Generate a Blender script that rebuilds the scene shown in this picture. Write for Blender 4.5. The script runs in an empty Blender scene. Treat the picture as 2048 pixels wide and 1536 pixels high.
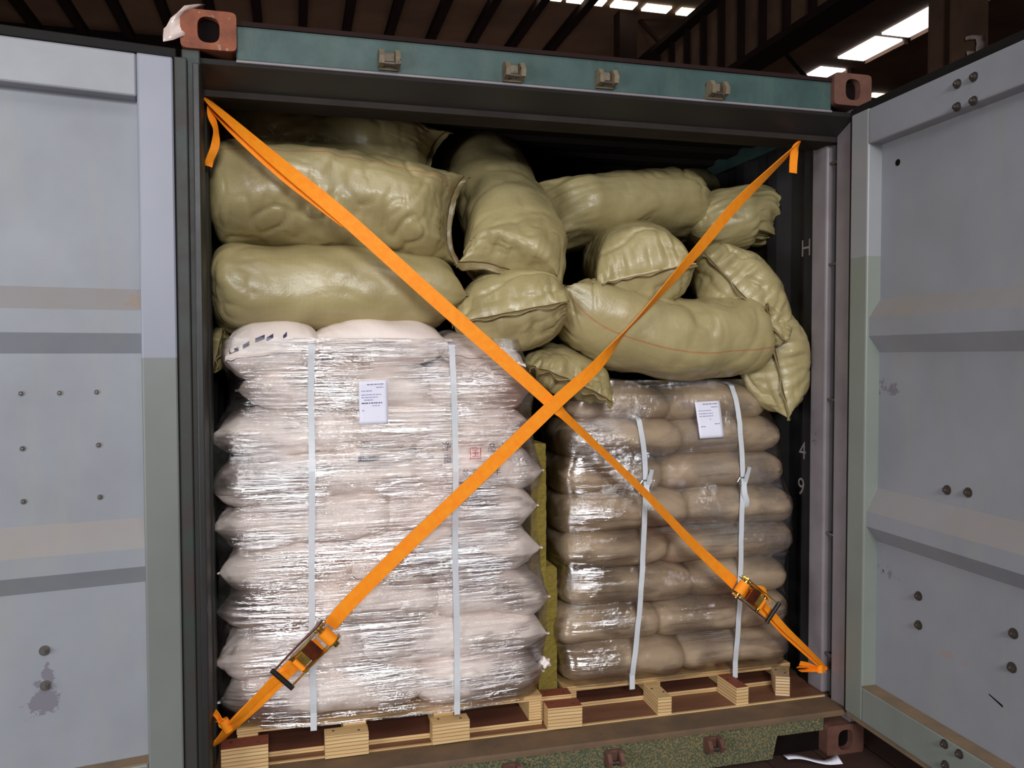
import bpy, bmesh, math, random
import numpy as np
from mathutils import Vector, Matrix
from mathutils.bvhtree import BVHTree

SC = bpy.context.scene
COL = SC.collection

# ------------------------------------------------------------------ camera
CAM = np.array([-0.8960, -2.6960, 1.5380])
YAW, PITCH, ROLL, FPX = math.radians(14.762), math.radians(-1.949), math.radians(-0.134), 1650.0
_f = np.array([math.sin(YAW) * math.cos(PITCH), math.cos(YAW) * math.cos(PITCH), math.sin(PITCH)])
_r0 = np.array([math.cos(YAW), -math.sin(YAW), 0.0])
_u0 = np.cross(_r0, _f)
_r = _r0 * math.cos(ROLL) + _u0 * math.sin(ROLL)
_u = -_r0 * math.sin(ROLL) + _u0 * math.cos(ROLL)
cam_d = bpy.data.cameras.new('camera')
cam_d.sensor_width = 36.0
cam_d.lens = FPX / 2048.0 * 36.0
cam_d.clip_end = 200
cam = bpy.data.objects.new('camera', cam_d)
COL.objects.link(cam)
cam.matrix_world = Matrix(((_r[0], _u[0], -_f[0], CAM[0]), (_r[1], _u[1], -_f[1], CAM[1]),
                           (_r[2], _u[2], -_f[2], CAM[2]), (0, 0, 0, 1)))
SC.camera = cam


def P(u, v, y):
    """measured spot of the photograph at depth y inside the container -> metres"""
    d = _r * ((u - 1024) / FPX) - _u * ((v - 768) / FPX) + _f
    t = (y - CAM[1]) / d[1]
    return CAM + t * d


# ------------------------------------------------------------------ world, lights, exposure
W = bpy.data.worlds.new('world')
SC.world = W
W.use_nodes = True
bgn = W.node_tree.nodes['Background']
bgn.inputs['Color'].default_value = (1.0, 0.86, 0.78, 1)
bgn.inputs['Strength'].default_value = 0.03


def area(name, loc, target, sx, sy, power, color):
    d = bpy.data.lights.new(name, 'AREA')
    d.shape = 'RECTANGLE'
    d.size, d.size_y = sx, sy
    d.energy = power
    d.color = color
    o = bpy.data.objects.new(name, d)
    COL.objects.link(o)
    o.location = loc
    o.rotation_euler = (Vector(target) - Vector(loc)).to_track_quat('-Z', 'Y').to_euler()
    return o


area('hall_doorway_daylight', (-0.8, -6.5, 3.2), (-0.2, 0.0, 1.2), 1.7, 1.0, 285, (0.97, 0.98, 1.0))
area('left_side_fill', (-5.0, -3.6, 1.4), (1.1, -0.5, 0.6), 2.4, 1.6, 165, (0.95, 0.97, 1.0))  # fill lamp added on the left to brighten the right door; no window there
area('roof_skylight_daylight', (-0.3, -5.0, 6.6), (0.0, 0.0, 1.2), 4.5, 2.4, 135, (1.0, 0.97, 0.92))
area('hall_roof_fill', (1.0, 15.0, 0.4), (1.0, 13.0, 8.0), 12.0, 8.0, 125, (1.0, 0.84, 0.72))  # unseen lamp added behind the container, pointing up to brighten the hall roof
SC.view_settings.view_transform = 'Standard'
SC.view_settings.look = 'None'
SC.view_settings.gamma = 1.0
SC.view_settings.use_curve_mapping = False
SC.view_settings.exposure = -0.15

# ------------------------------------------------------------------ helpers


def tag(o, label=None, cat=None, group=None, kind=None):
    if label: o['label'] = label
    if cat: o['category'] = cat
    if group: o['group'] = group
    if kind: o['kind'] = kind
    return o


def empty(name, loc=(0, 0, 0)):
    o = bpy.data.objects.new(name, None)
    COL.objects.link(o)
    o.location = loc
    o.empty_display_size = 0.05
    return o


def mesh_obj(name, verts, faces, mat, parent=None, smooth=False, origin=None, uvs=None):
    """verts in world metres; the object's origin is put at `origin` (or its parent's)"""
    if parent is not None:
        org = np.array(world_of(parent))
    elif origin is not None:
        org = np.array(origin, float)
    else:
        org = np.zeros(3)
    v = np.asarray(verts, float) - org
    me = bpy.data.meshes.new(name)
    me.from_pydata(v.tolist(), [], [tuple(int(i) for i in f) for f in faces])
    if uvs is not None:
        l = me.uv_layers.new(name='UVMap')
        flat = np.asarray(uvs, np.float32)[np.array([i for f in faces for i in f])]
        l.data.foreach_set('uv', flat.ravel())
    bm = bmesh.new(); bm.from_mesh(me)
    bmesh.ops.recalc_face_normals(bm, faces=bm.faces)
    bm.to_mesh(me); bm.free()
    if smooth:
        me.polygons.foreach_set('use_smooth', [True] * len(me.polygons))
    me.materials.append(mat)
    o = bpy.data.objects.new(name, me)
    COL.objects.link(o)
    if parent is not None:
        o.parent = parent
        o['_o'] = 0
        del o['_o']
    else:
        o.location = org
    ORG[o.name] = tuple(org)
    return o


ORG = {}


def world_of(o):
    if o.name in ORG:
        return ORG[o.name]
    return tuple(o.location)


class MB:
    """collects shapes for ONE mesh"""
    def __init__(s): s.v = []; s.f = []

    def add(s, verts, faces):
        n = len(s.v)
        s.v.extend([tuple(map(float, p)) for p in verts])
        s.f.extend([tuple(i + n for i in f) for f in faces])
        return s

    def box(s, lo, hi, M=None, bev=0.0):
        bm = bmesh.new()
        bmesh.ops.create_cube(bm, size=1)
        for v in bm.verts:
            v.co = Vector([lo[i] + (v.co[i] + .5) * (hi[i] - lo[i]) for i in range(3)])
        if bev > 0:
            bmesh.ops.bevel(bm, geom=bm.edges[:], offset=bev, segments=2, affect='EDGES', profile=.5)
        return s.bm(bm, M)

    def bm(s, bm, M=None):
        bm.verts.ensure_lookup_table()
        vs = [(M @ v.co if M is not None else v.co)[:] for v in bm.verts]
        fs = [[v.index for v in f.verts] for f in bm.faces]
        bm.free()
        return s.add(vs, fs)

    def cyl(s, a, b, r, n=16, r2=None):
        a, b = Vector(a), Vector(b)
        d = b - a
        bm = bmesh.new()
        bmesh.ops.create_cone(bm, cap_ends=True, segments=n, radius1=r, radius2=r if r2 is None else r2, depth=d.length)
        M = Matrix.Translation((a + b) / 2) @ d.to_track_quat('Z', 'Y').to_matrix().to_4x4()
        return s.bm(bm, M)

    def prism(s, poly, axis0, axis1, ext, org=(0, 0, 0)):
        """poly in 2-D (axis0, axis1), extruded by vector ext"""
        o, a0, a1, e = (np.array(x, float) for x in (org, axis0, axis1, ext))
        n = len(poly)
        A = [o + p[0] * a0 + p[1] * a1 for p in poly]
        B = [q + e for q in A]
        f = [tuple(range(n)), tuple(range(2 * n - 1, n - 1, -1))]
        f += [(i, i + n, (i + 1) % n + n, (i + 1) % n) for i in range(n)]
        return s.add(A + B, f)

    def strip(s, profile, ext):
        """open polyline (3-D) swept by ext"""
        e = np.array(ext, float)
        A = [np.array(p, float) for p in profile]
        n = len(A)
        return s.add(A + [a + e for a in A], [(i, i + 1, i + 1 + n, i + n) for i in range(n - 1)])

    def build(s, name, mat, parent=None, smooth=False, origin=None):
        return mesh_obj(name, s.v, s.f, mat, parent, smooth, origin)


# --- numpy gradient noise
def perlin(p, seed=0):
    rng = np.random.RandomState(seed)
    perm = rng.permutation(256); perm = np.concatenate([perm, perm, perm])
    g = rng.normal(size=(256, 3)); g /= np.linalg.norm(g, axis=1)[:, None]
    i = np.floor(p).astype(int); f = p - i
    i &= 255
    w = f * f * f * (f * (f * 6 - 15) + 10)
    out = 0
    for dx in (0, 1):
        for dy in (0, 1):
            for dz in (0, 1):
                h = perm[perm[perm[(i[:, 0] + dx) & 255] + ((i[:, 1] + dy) & 255)] + ((i[:, 2] + dz) & 255)]
                d = f - np.array([dx, dy, dz])
                wt = (w[:, 0] if dx else 1 - w[:, 0]) * (w[:, 1] if dy else 1 - w[:, 1]) * (w[:, 2] if dz else 1 - w[:, 2])
                out = out + wt * (g[h] * d).sum(1)
    return out * 1.5


def catmull(pts, n):
    pts = [np.array(p, float) for p in pts]
    if len(pts) == 2:
        pts = [pts[0], pts[0] * .67 + pts[1] * .33, pts[0] * .33 + pts[1] * .67, pts[1]]
    q = [2 * pts[0] - pts[1]] + pts + [2 * pts[-1] - pts[-2]]
    t = np.linspace(0, len(pts) - 1, n) if np.isscalar(n) else np.asarray(n) * (len(pts) - 1)
    out = []
    for x in t:
        k = min(int(x), len(pts) - 2); u = x - k
        a, b, c, d = q[k:k + 4]
        out.append(.5 * (2 * b + (c - a) * u + (2 * a - 5 * b + 4 * c - d) * u * u + (3 * b - a - 3 * c + d) * u ** 3))
    return np.array(out)


# ------------------------------------------------------------------ materials
MATS = {}


class NT:
    def __init__(s, name):
        s.m = bpy.data.materials.new(name); s.m.use_nodes = True
        s.t = s.m.node_tree; s.n = s.t.nodes; s.b = s.n['Principled BSDF']
        s.out = s.n['Material Output']

    def new(s, typ, **kw):
        n = s.n.new(typ)
        for k, v in kw.items(): setattr(n, k, v)
        return n

    def link(s, a, b): s.t.links.new(a, b)

    def put(s, sock, val):
        if hasattr(val, 'is_output') or isinstance(val, bpy.types.NodeSocket): s.link(val, sock)
        else: sock.default_value = val

    def coord(s, kind='Object'):
        return s.new('ShaderNodeTexCoord').outputs[kind]

    def mapping(s, vec, scale=(1, 1, 1), rot=(0, 0, 0), loc=(0, 0, 0)):
        n = s.new('ShaderNodeMapping'); s.link(vec, n.inputs['Vector'])
        n.inputs['Scale'].default_value = scale; n.inputs['Rotation'].default_value = rot; n.inputs['Location'].default_value = loc
        return n.outputs[0]

    def noise(s, vec, scale=5., detail=4., rough=.55, dist=0.):
        n = s.new('ShaderNodeTexNoise'); s.link(vec, n.inputs['Vector'])
        n.inputs['Scale'].default_value = scale; n.inputs['Detail'].default_value = detail
        n.inputs['Roughness'].default_value = rough; n.inputs['Distortion'].default_value = dist
        return n.outputs['Fac']

    def ramp(s, fac, stops):
        n = s.new('ShaderNodeValToRGB'); s.put(n.inputs[0], fac)
        e = n.color_ramp.elements
        while len(e) < len(stops): e.new(.5)
        for k, (p, c) in zip(e, stops):
            k.position = p
            k.color = (c[0], c[1], c[2], 1) if not np.isscalar(c) else (c, c, c, 1)
        return n.outputs[0]

    def mix(s, fac, a, b, typ='MIX'):
        n = s.new('ShaderNodeMix', data_type='RGBA', blend_type=typ)
        s.put(n.inputs[0], fac)
        for i, x in ((6, a), (7, b)):
            if isinstance(x, tuple): x = (x[0], x[1], x[2], 1)
            s.put(n.inputs[i], x)
        return n.outputs[2]

    def math(s, op, a, b=0., c=None):
        n = s.new('ShaderNodeMath', operation=op)
        s.put(n.inputs[0], a); s.put(n.inputs[1], b)
        if c is not None: s.put(n.inputs[2], c)
        return n.outputs[0]

    def sep(s, vec):
        n = s.new('ShaderNodeSeparateXYZ'); s.link(vec, n.inputs[0]); return n.outputs

    def bump(s, h, strength=.3, dist=.01, normal=None):
        n = s.new('ShaderNodeBump'); s.put(n.inputs['Height'], h)
        n.inputs['Strength'].default_value = strength; n.inputs['Distance'].default_value = dist
        if normal is not None: s.link(normal, n.inputs['Normal'])
        return n.outputs[0]

    def done(s, color=None, rough=.5, spec=.5, metal=0., normal=None):
        if color is not None:
            if isinstance(color, tuple): color = (color[0], color[1], color[2], 1)
            s.put(s.b.inputs['Base Color'], color)
        s.put(s.b.inputs['Roughness'], rough)
        s.b.inputs['Specular IOR Level'].default_value = spec
        s.b.inputs['Metallic'].default_value = metal
        if normal is not None: s.link(normal, s.b.inputs['Normal'])
        return s.m


def lin(r, g, b):
    return tuple(((c / 255) / 12.92 if c / 255 <= .04045 else ((c / 255 + .055) / 1.055) ** 2.4) for c in (r, g, b))


def paint(name, base, second, chips=None, chip_amt=.66, scale=3., rough=.42, spec=.4, dust=None, speck=22.):
    t = NT(name)
    co = t.coord()
    n1 = t.noise(co, scale, 6, .6)
    c = t.mix(t.ramp(n1, [(.35, 0.), (.68, 1.)]), base, second)
    if dust is not None:
        c = t.mix(t.ramp(t.noise(t.mapping(co, (1, 1, .35)), 7, 8, .7), [(.5, 0.), (.75, .8)]), c, dust)
    n2 = t.noise(co, speck, 8, .72)
    if chips is not None:
        c = t.mix(t.ramp(n2, [(chip_amt, 0.), (chip_amt + .025, 1.)]), c, chips)
    return t.done(c, t.math('MULTIPLY_ADD', n1, .25, rough - .12), spec, 0, t.bump(n2, .08, .004))


M = MATS
M['door_paint'] = paint('door_grey_paint', lin(146, 147, 155), lin(134, 135, 140), lin(120, 112, 106), .80, 2.2, .40, .45)
M['door_green'] = paint('door_greygreen_paint', lin(132, 137, 131), lin(122, 127, 121), lin(105, 80, 68), .78, 4., .42, .4)
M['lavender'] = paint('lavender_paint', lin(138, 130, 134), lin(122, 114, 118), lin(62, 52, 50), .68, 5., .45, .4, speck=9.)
M['teal'] = paint('teal_paint', lin(66, 88, 85), lin(50, 70, 67), lin(84, 80, 68), .72, 6., .5, .3, dust=lin(80, 94, 89))
M['header_lip'] = paint('header_lip_paint', lin(38, 38, 35), lin(40, 36, 38), lin(30, 25, 24), .7, 8.)
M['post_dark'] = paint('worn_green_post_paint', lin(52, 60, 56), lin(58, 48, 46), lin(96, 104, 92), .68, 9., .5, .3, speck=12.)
M['sill'] = paint('sill_green_speckled_paint', lin(58, 78, 66), lin(82, 86, 66), lin(132, 114, 78), .50, 4., .6, .25, speck=130.)
M['sill_top'] = paint('dusty_steel_threshold', lin(118, 94, 72), lin(98, 82, 68), lin(62, 66, 58), .66, 7., .6, .25)
M['rust'] = paint('rusty_casting', lin(150, 86, 60), lin(110, 66, 54), lin(156, 138, 112), .60, 14., .65, .2)
M['rust_dull'] = paint('dull_rusty_casting', lin(110, 78, 66), lin(92, 60, 52), lin(120, 112, 88), .66, 11., .65, .2)
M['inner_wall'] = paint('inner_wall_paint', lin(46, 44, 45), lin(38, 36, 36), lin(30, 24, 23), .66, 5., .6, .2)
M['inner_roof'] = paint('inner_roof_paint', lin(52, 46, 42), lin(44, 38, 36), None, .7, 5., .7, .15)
M['rail_dust'] = paint('dusty_door_rail', lin(142, 118, 92), lin(120, 106, 90), lin(90, 76, 62), .68, 10., .7, .2)
M['ridge_dust'] = paint('dusty_ridge_top', lin(164, 156, 148), lin(150, 142, 136), lin(140, 116, 100), .7, 6., .6, .3)


def simple(name, col, rough=.5, spec=.5, metal=0., nscale=20., var=.12, bump=.0, bscale=60.):
    t = NT(name); co = t.coord()
    n = t.noise(co, nscale, 5, .6)
    c = t.mix(t.ramp(n, [(.3, 0.), (.7, 1.)]), tuple(x * (1 - var) for x in col), tuple(min(1, x * (1 + var)) for x in col))
    nm = t.bump(t.noise(co, bscale, 4, .6), bump, .004) if bump else None
    return t.done(c, rough, spec, metal, nm)


M['gasket'] = simple('black_rubber_gasket', lin(26, 24, 23), .7, .2)
M['bolt'] = simple('steel_bolt', lin(120, 116, 112), .35, .5, .7)
M['bolt_dark'] = simple('dirty_steel_bolt', lin(78, 70, 64), .45, .5, .5)
M['hole'] = simple('dark_cavity', lin(22, 16, 15), .9, .05)
M['stencil'] = simple('faded_stencil_paint', lin(128, 120, 118), .7, .2)
M['tan_lug'] = paint('tan_worn_keeper', lin(128, 116, 94), lin(98, 86, 72), lin(52, 40, 36), .6, 20., .6, .3)
M['white_paper'] = simple('white_paper', lin(232, 230, 245), .7, .2, 0, 8., .03)
M['print'] = simple('grey_print_ink', lin(140, 140, 172), .7, .2)
M['print_dark'] = simple('dark_print_ink', lin(70, 66, 92), .7, .2)
M['print_red'] = simple('red_print_ink', lin(208, 84, 80), .7, .2)
M['scrap'] = simple('torn_white_plastic', lin(206, 186, 178), .25, .6, 0, 12., .1)
M['strapping'] = simple('white_plastic_strapping', lin(208, 211, 216), .38, .5, 0, 30., .04)
M['wire'] = simple('galvanised_wire', lin(160, 160, 160), .25, .5, .9)
M['thread'] = simple('pale_thread', lin(214, 200, 166), .7, .2)
M['hem_thread'] = simple('dark_stitch_thread', lin(92, 74, 46), .8, .1)
M['red_cord'] = simple('red_tie_cord', lin(170, 48, 34), .6, .3)
M['black_grip'] = simple('black_grip', lin(28, 24, 24), .45, .4)


def zinc(name, c1, c2):
    t = NT(name); co = t.coord()
    n = t.noise(co, 30, 4, .6)
    return t.done(t.mix(t.ramp(n, [(.3, 0.), (.7, 1.)]), c1, c2), .26, .5, .85, t.bump(t.noise(co, 160, 3), .08, .002))


M['zinc'] = zinc('yellow_zinc_steel', lin(206, 174, 78), lin(140, 108, 52))
M['zinc_reflecting'] = zinc('zinc_steel_orange_reflection', lin(146, 74, 48), lin(88, 46, 36))  # dark red of the reflected orange webbing is put into the colour


def webbing():
    t = NT('orange_webbing'); uv = t.coord('UV')
    w = t.new('ShaderNodeTexWave', wave_type='BANDS', bands_direction='Y')
    t.link(t.mapping(uv, (1, 220, 1)), w.inputs['Vector']); w.inputs['Scale'].default_value = 1.
    w2 = t.new('ShaderNodeTexWave', wave_type='BANDS', bands_direction='X')
    t.link(t.mapping(uv, (150, 1, 1)), w2.inputs['Vector']); w2.inputs['Scale'].default_value = 1.
    h = t.math('ADD', w.outputs['Fac'], w2.outputs['Fac'])
    n = t.noise(uv, 40, 3)
    c = t.mix(t.ramp(n, [(.3, 0.), (.7, 1.)]), lin(255, 140, 20), lin(255, 158, 34))
    return t.done(c, .6, .3, 0, t.bump(h, .12, .001))


M['webbing'] = webbing()


def woven(name, c1, c2, c3, red=None, rough=.36, spec=.6, bumpk=.25):
    """woven polypropylene: fine tape weave, soft creases"""
    t = NT(name)
    uv = t.coord('UV'); co = t.coord()
    big = t.noise(co, 3.2, 5, .6)
    tape = t.noise(t.mapping(uv, (260, 6, 1)), 1., 2, .5)
    tape2 = t.noise(t.mapping(uv, (5, 420, 1)), 1., 2, .5)
    c = t.mix(t.ramp(big, [(.35, 0.), (.66, 1.)]), c1, c2)
    c = t.mix(t.math('MULTIPLY', t.math('ADD', tape, tape2), .28), c, c3)
    if red is not None:
        v = t.sep(uv)[1]
        d = t.math('ABSOLUTE', t.math('SUBTRACT', v, red))
        band = t.math('LESS_THAN', d, .0028)
        c = t.mix(t.math('MULTIPLY', band, .45), c, lin(176, 74, 44))
    cre = t.noise(co, 16, 5, .62, .6)
    h = t.math('ADD', t.math('MULTIPLY', cre, 1.), t.math('MULTIPLY', t.math('ADD', tape, tape2), .10))
    return t.done(c, t.math('MULTIPLY_ADD', big, .16, rough - .08), spec, 0, t.bump(h, bumpk, .012))


OL = (lin(182, 169, 124), lin(168, 154, 108), lin(146, 128, 84))
M['olive'] = woven('olive_woven_polypropylene', *OL)
M['olive_red'] = woven('olive_woven_red_line', *OL, red=.17)
M['olive_red2'] = woven('olive_woven_red_line_low', *OL, red=.535)
M['olive_dark'] = woven('olive_hem', lin(150, 134, 90), lin(130, 112, 72), lin(110, 92, 58))
M['white_sack'] = woven('white_woven_sack', lin(247, 235, 228), lin(238, 224, 216), lin(222, 204, 195), rough=.55, spec=.3)
M['tan_sack'] = woven('tan_woven_sack', lin(196, 174, 148), lin(180, 157, 130), lin(156, 131, 104), rough=.55, spec=.3)


def film(name, refl, sx, sy, rough, strength, tint=(1, 1, 1), crinkle=.5):
    t = NT(name)
    uv = t.coord('UV')
    mp = t.mapping(uv, (sx, sy, 1), (0, 0, .02))
    n1 = t.noise(mp, 1., 5, .62, .35)
    mp2 = t.mapping(uv, (sx * 1.6, sy * .55, 1), (0, 0, .22))
    n2 = t.noise(mp2, 1., 4, .6, .5)
    n3 = t.noise(uv, 34, 5, .65, 1.2)
    patch = t.ramp(t.noise(uv, 4.5, 3, .5), [(.42, 0.), (.62, 1.)])
    h = t.math('ADD', t.math('ADD', n1, t.math('MULTIPLY', n2, .7)), t.math('MULTIPLY', t.math('MULTIPLY', n3, patch), crinkle))
    n4 = t.noise(t.mapping(uv, (sx * .8, sy * .28, 1), (0, 0, -.06)), 1., 3, .5, .4)
    h = t.math('ADD', h, t.math('MULTIPLY', n4, 1.6))
    nm = t.bump(h, strength, .02)
    gl = t.new('ShaderNodeBsdfGlossy'); gl.inputs['Roughness'].default_value = rough
    gl.inputs['Color'].default_value = (.97, .98, 1, 1); t.link(nm, gl.inputs['Normal'])
    tr = t.new('ShaderNodeBsdfTransparent'); tr.inputs['Color'].default_value = (*tint, 1)
    fr = t.new('ShaderNodeFresnel'); fr.inputs['IOR'].default_value = 1.5; t.link(nm, fr.inputs['Normal'])
    cl = t.ramp(t.noise(t.mapping(uv, (1, 2.2, 1)), 3.0, 4, .6, .4), [(.43, .0), (.66, 1.)])
    fac = t.math('MULTIPLY', t.math('ADD', t.math('MULTIPLY', fr.outputs[0], .8), refl), t.math('MULTIPLY_ADD', cl, 1.5, .30))
    fac = t.math('MINIMUM', fac, .92)
    mx = t.new('ShaderNodeMixShader'); t.link(fac, mx.inputs[0]); t.link(tr.outputs[0], mx.inputs[1]); t.link(gl.outputs[0], mx.inputs[2])
    t.link(mx.outputs[0], t.out.inputs['Surface'])
    t.n.remove(t.b)
    return t.m


M['film_left'] = film('tight_streaked_stretch_film', .40, 3.0, 70., .10, .5)
M['film_right'] = film('loose_clear_stretch_film', .24, 2.6, 42., .10, .4, crinkle=.9)


def plywood(name, face, edge1=lin(226, 196, 146), edge2=lin(150, 112, 72), pitch=.0125):
    t = NT(name); co = t.coord()
    nz = t.sep(t.new('ShaderNodeNewGeometry').outputs['True Normal'])[2]
    z = t.sep(co)[2]
    wob = t.math('MULTIPLY', t.noise(co, 14, 3), .004)
    ph = t.math('FRACT', t.math('DIVIDE', t.math('ADD', z, wob), pitch))
    ply = t.ramp(ph, [(0., 1.), (.12, 1.), (.2, 0.), (.86, 0.), (1., .8)])
    alt = t.ramp(t.noise(t.mapping(co, (3, 3, 120)), 1., 3), [(.35, 0.), (.65, 1.)])
    e = t.mix(ply, t.mix(alt, edge1, lin(206, 168, 116)), edge2)
    g = t.noise(t.mapping(co, (4, 60, 4)), 1., 4)
    f = t.mix(t.ramp(g, [(.3, 0.), (.7, 1.)]), face, tuple(x * .8 for x in face))
    knots = t.ramp(t.noise(co, 45, 2), [(.74, 0.), (.77, 1.)])
    f = t.mix(knots, f, lin(70, 44, 30))
    m = t.math('GREATER_THAN', t.math('ABSOLUTE', nz), .6)
    return t.done(t.mix(m, e, f), .65, .25, 0, t.bump(ph, .12, .002))


M['ply_birch'] = plywood('birch_plywood', lin(206, 172, 122))
M['ply_red'] = plywood('red_faced_plywood', lin(134, 70, 50))
M['ply_grey'] = plywood('grey_faced_plywood', lin(176, 148, 112), lin(222, 200, 166), lin(120, 84, 56), .012)
M['ply_pallet'] = plywood('pallet_plywood', lin(196, 160, 108), lin(222, 190, 138), lin(168, 128, 82), .010)
M['ply_pallet_red'] = plywood('pallet_film_faced_plywood', lin(110, 68, 52), lin(222, 190, 138), lin(160, 120, 78), .010)


def floorwood():
    t = NT('container_floor_plywood'); co = t.coord()
    n = t.noise(t.mapping(co, (2, 14, 2)), 2., 6, .65)
    s = t.noise(co, 60, 3)
    c = t.mix(t.ramp(n, [(.3, 0.), (.72, 1.)]), lin(126, 84, 62), lin(100, 66, 50))
    c = t.mix(t.ramp(s, [(.72, 0.), (.78, .7)]), c, lin(160, 120, 84))
    return t.done(c, .5, .35, 0, t.bump(n, .1, .003))


M['floor_wood'] = floorwood()


def rockwool():
    t = NT('stone_wool'); co = t.coord()
    n = t.noise(t.mapping(co, (1, 1, 3)), 40, 8, .75)
    c = t.mix(t.ramp(n, [(.3, 0.), (.7, 1.)]), lin(126, 108, 48), lin(158, 140, 72))
    return t.done(c, .9, .1, 0, t.bump(n, .5, .01))


M['rockwool'] = rockwool()
M['hall_floor'] = paint('hall_floor_dark_concrete', lin(74, 54, 46), lin(58, 42, 38), lin(96, 70, 58), .68, 2., .6, .25, speck=14.)
M['hall_roof'] = paint('hall_roof_sheet', lin(132, 104, 88), lin(112, 86, 74), None, .7, .8, .75, .1)
M['hall_steel'] = paint('hall_brown_steel', lin(128, 98, 80), lin(108, 82, 68), None, .7, 2., .7, .15)
M['hall_dark'] = paint('hall_dark_steel', lin(44, 30, 28), lin(38, 26, 24), None, .7, 2., .8, .1)


def emit(name, col, s):
    t = NT(name)
    co = t.coord()
    n = t.noise(co, 3, 3)
    e = t.b.inputs
    e['Base Color'].default_value = (.1, .1, .1, 1)
    t.link(t.mix(n, col, tuple(min(1, c * 1.05) for c in col)), e['Emission Color'])
    e['Emission Strength'].default_value = s
    return t.m


M['sky_warm'] = emit('warm_daylight_panel', (1., .93, .70), 3.5)
M['sky_cool'] = emit('cool_daylight_panel', (.88, .93, 1.), 3.)

# ------------------------------------------------------------------ the hall (setting)
hf = MB().box((-14, -14, -.2), (18, 32, -.002)).build('floor', M['hall_floor']); tag(hf, kind='structure')
for i in range(9):                                     # joints of the dark deck boards beside the container
    x0 = .6 + .22 * i
    MB().box((x0, -2.2, -.002), (x0 + .205, 1.8, .004)).build('plank', M['hall_floor'], hf)
hr = MB().box((-14, -3.2, 8.0), (18, 32, 8.1)).build('ceiling', M['hall_roof']); tag(hr, kind='structure')
for i in range(22):                                    # roof ribs running away from the container
    x0 = -13.2 + i * .83
    if x0 < 4.6:
        MB().box((x0, 2, 7.84), (x0 + .16, 15.4, 8.0)).build('roof_rib', M['hall_dark'], hr)
for y0 in (15.4, 21., 27.):
    MB().box((-14, y0, 7.3), (18, y0 + .3, 8.0)).build('roof_purlin', M['hall_dark'], hr)
tag(MB().box((-14, 31.8, 0), (18, 32, 8)).build('wall_back', M['hall_dark']), kind='structure')
tag(MB().box((17.8, -3, 0), (18, 32, 8)).build('wall_right', M['hall_dark']), kind='structure')
tag(MB().box((-14, -3, 0), (-13.8, 32, 8)).build('wall_left', M['hall_dark']), kind='structure')
# skylights let into the roof
k = 0
for (x0, x1) in ((.2, 1.85), (1.95, 2.75), (2.83, 3.85), (3.95, 4.65), (4.8, 5.25), (5.42, 5.93), (6.12, 6.42), (6.46, 6.78), (6.82, 7.5)):
    k += 1
    tag(MB().box((x0, 11.52, 7.955), (x1, 11.78, 7.999), bev=.01).build('window_%d' % k, M['sky_warm']), kind='structure')
for (y0, y1) in ((10.2, 11.62), (11.80, 13.0), (13.6, 14.6), (8.2, 10.05)):
    k += 1
    tag(MB().box((10.55, y0, 7.955), (11.2, y1, 7.999), bev=.01).build('window_%d' % k, M['sky_cool']), kind='structure')
    MB().box((11.24, y0, 7.90), (11.34, y1, 7.999)).build('skylight_reflection_strip', M['hall_steel'], hr)  # thin strip shaped for the dim reflection line beside these skylights
k += 1
tag(MB().box((12.95, 14.9, 7.955), (13.35, 15.12, 7.999), bev=.01).build('window_%d' % k, M['sky_warm']), kind='structure')

g = empty('crane_girder', (6.05, 14, 6.0))
tag(g, 'brown steel crane girder with vertical stiffeners running under the hall roof', 'girder')
MB().box((6.0, -1, 6.1), (6.06, 13, 7.35)).build('web', M['hall_steel'], g)
MB().box((5.78, -1, 6.0), (6.22, 13, 6.1)).build('bottom_flange', M['hall_dark'], g)
MB().box((5.78, -1, 7.35), (6.3, 13, 7.45)).build('top_flange', M['hall_dark'], g)
for i in range(19):
    y0 = 1.0 + .62 * i
    MB().box((5.9, y0, 6.1), (6.0, y0 + .08, 7.35)).build('stiffener', M['hall_dark'], g)
g = empty('steel_column', (8.1, 6.9, 0))
tag(g, 'brown steel column standing behind the right container door', 'column')
MB().box((7.82, 6.8, 0), (8.42, 6.84, 8)).build('flange', M['hall_steel'], g)
MB().box((8.08, 6.84, 0), (8.14, 7.2, 8)).build('web', M['hall_steel'], g)
MB().box((7.82, 7.2, 0), (8.42, 7.24, 8)).build('flange', M['hall_steel'], g)
g = empty('roof_truss', (2.6, 12, 6))
tag(g, 'thin dark roof truss with slanting braces in front of the warm skylights', 'truss')
MB().box((-8, 12.2, 6.2), (9, 12.35, 6.35)).build('bottom_chord', M['hall_dark'], g)
for x0 in (5.6, 8.4):
    MB().cyl((x0, 12.27, 8.0), (x0 + 1.9, 12.27, 6.3), .045, 8).build('brace', M['hall_dark'], g)
MB().box((5.05, 11.9, 5), (5.4, 12.2, 8)).build('post', M['hall_dark'], g)

# ------------------------------------------------------------------ the container
CT = empty('shipping_container', (0, 0, 0))
tag(CT, 'open teal and grey steel shipping container loaded with sacks', 'container')
FZ = .165                                              # level of the plywood floor


def oct_hole(w, h, n=20):
    """upright slot outline"""
    pts = []
    for i in range(n):
        a = 2 * math.pi * i / n
        c, s = math.cos(a), math.sin(a)
        pts.append((w / 2 * np.sign(c) * abs(c) ** .8, h / 2 * np.sign(s) * abs(s) ** .6))
    return pts


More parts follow.
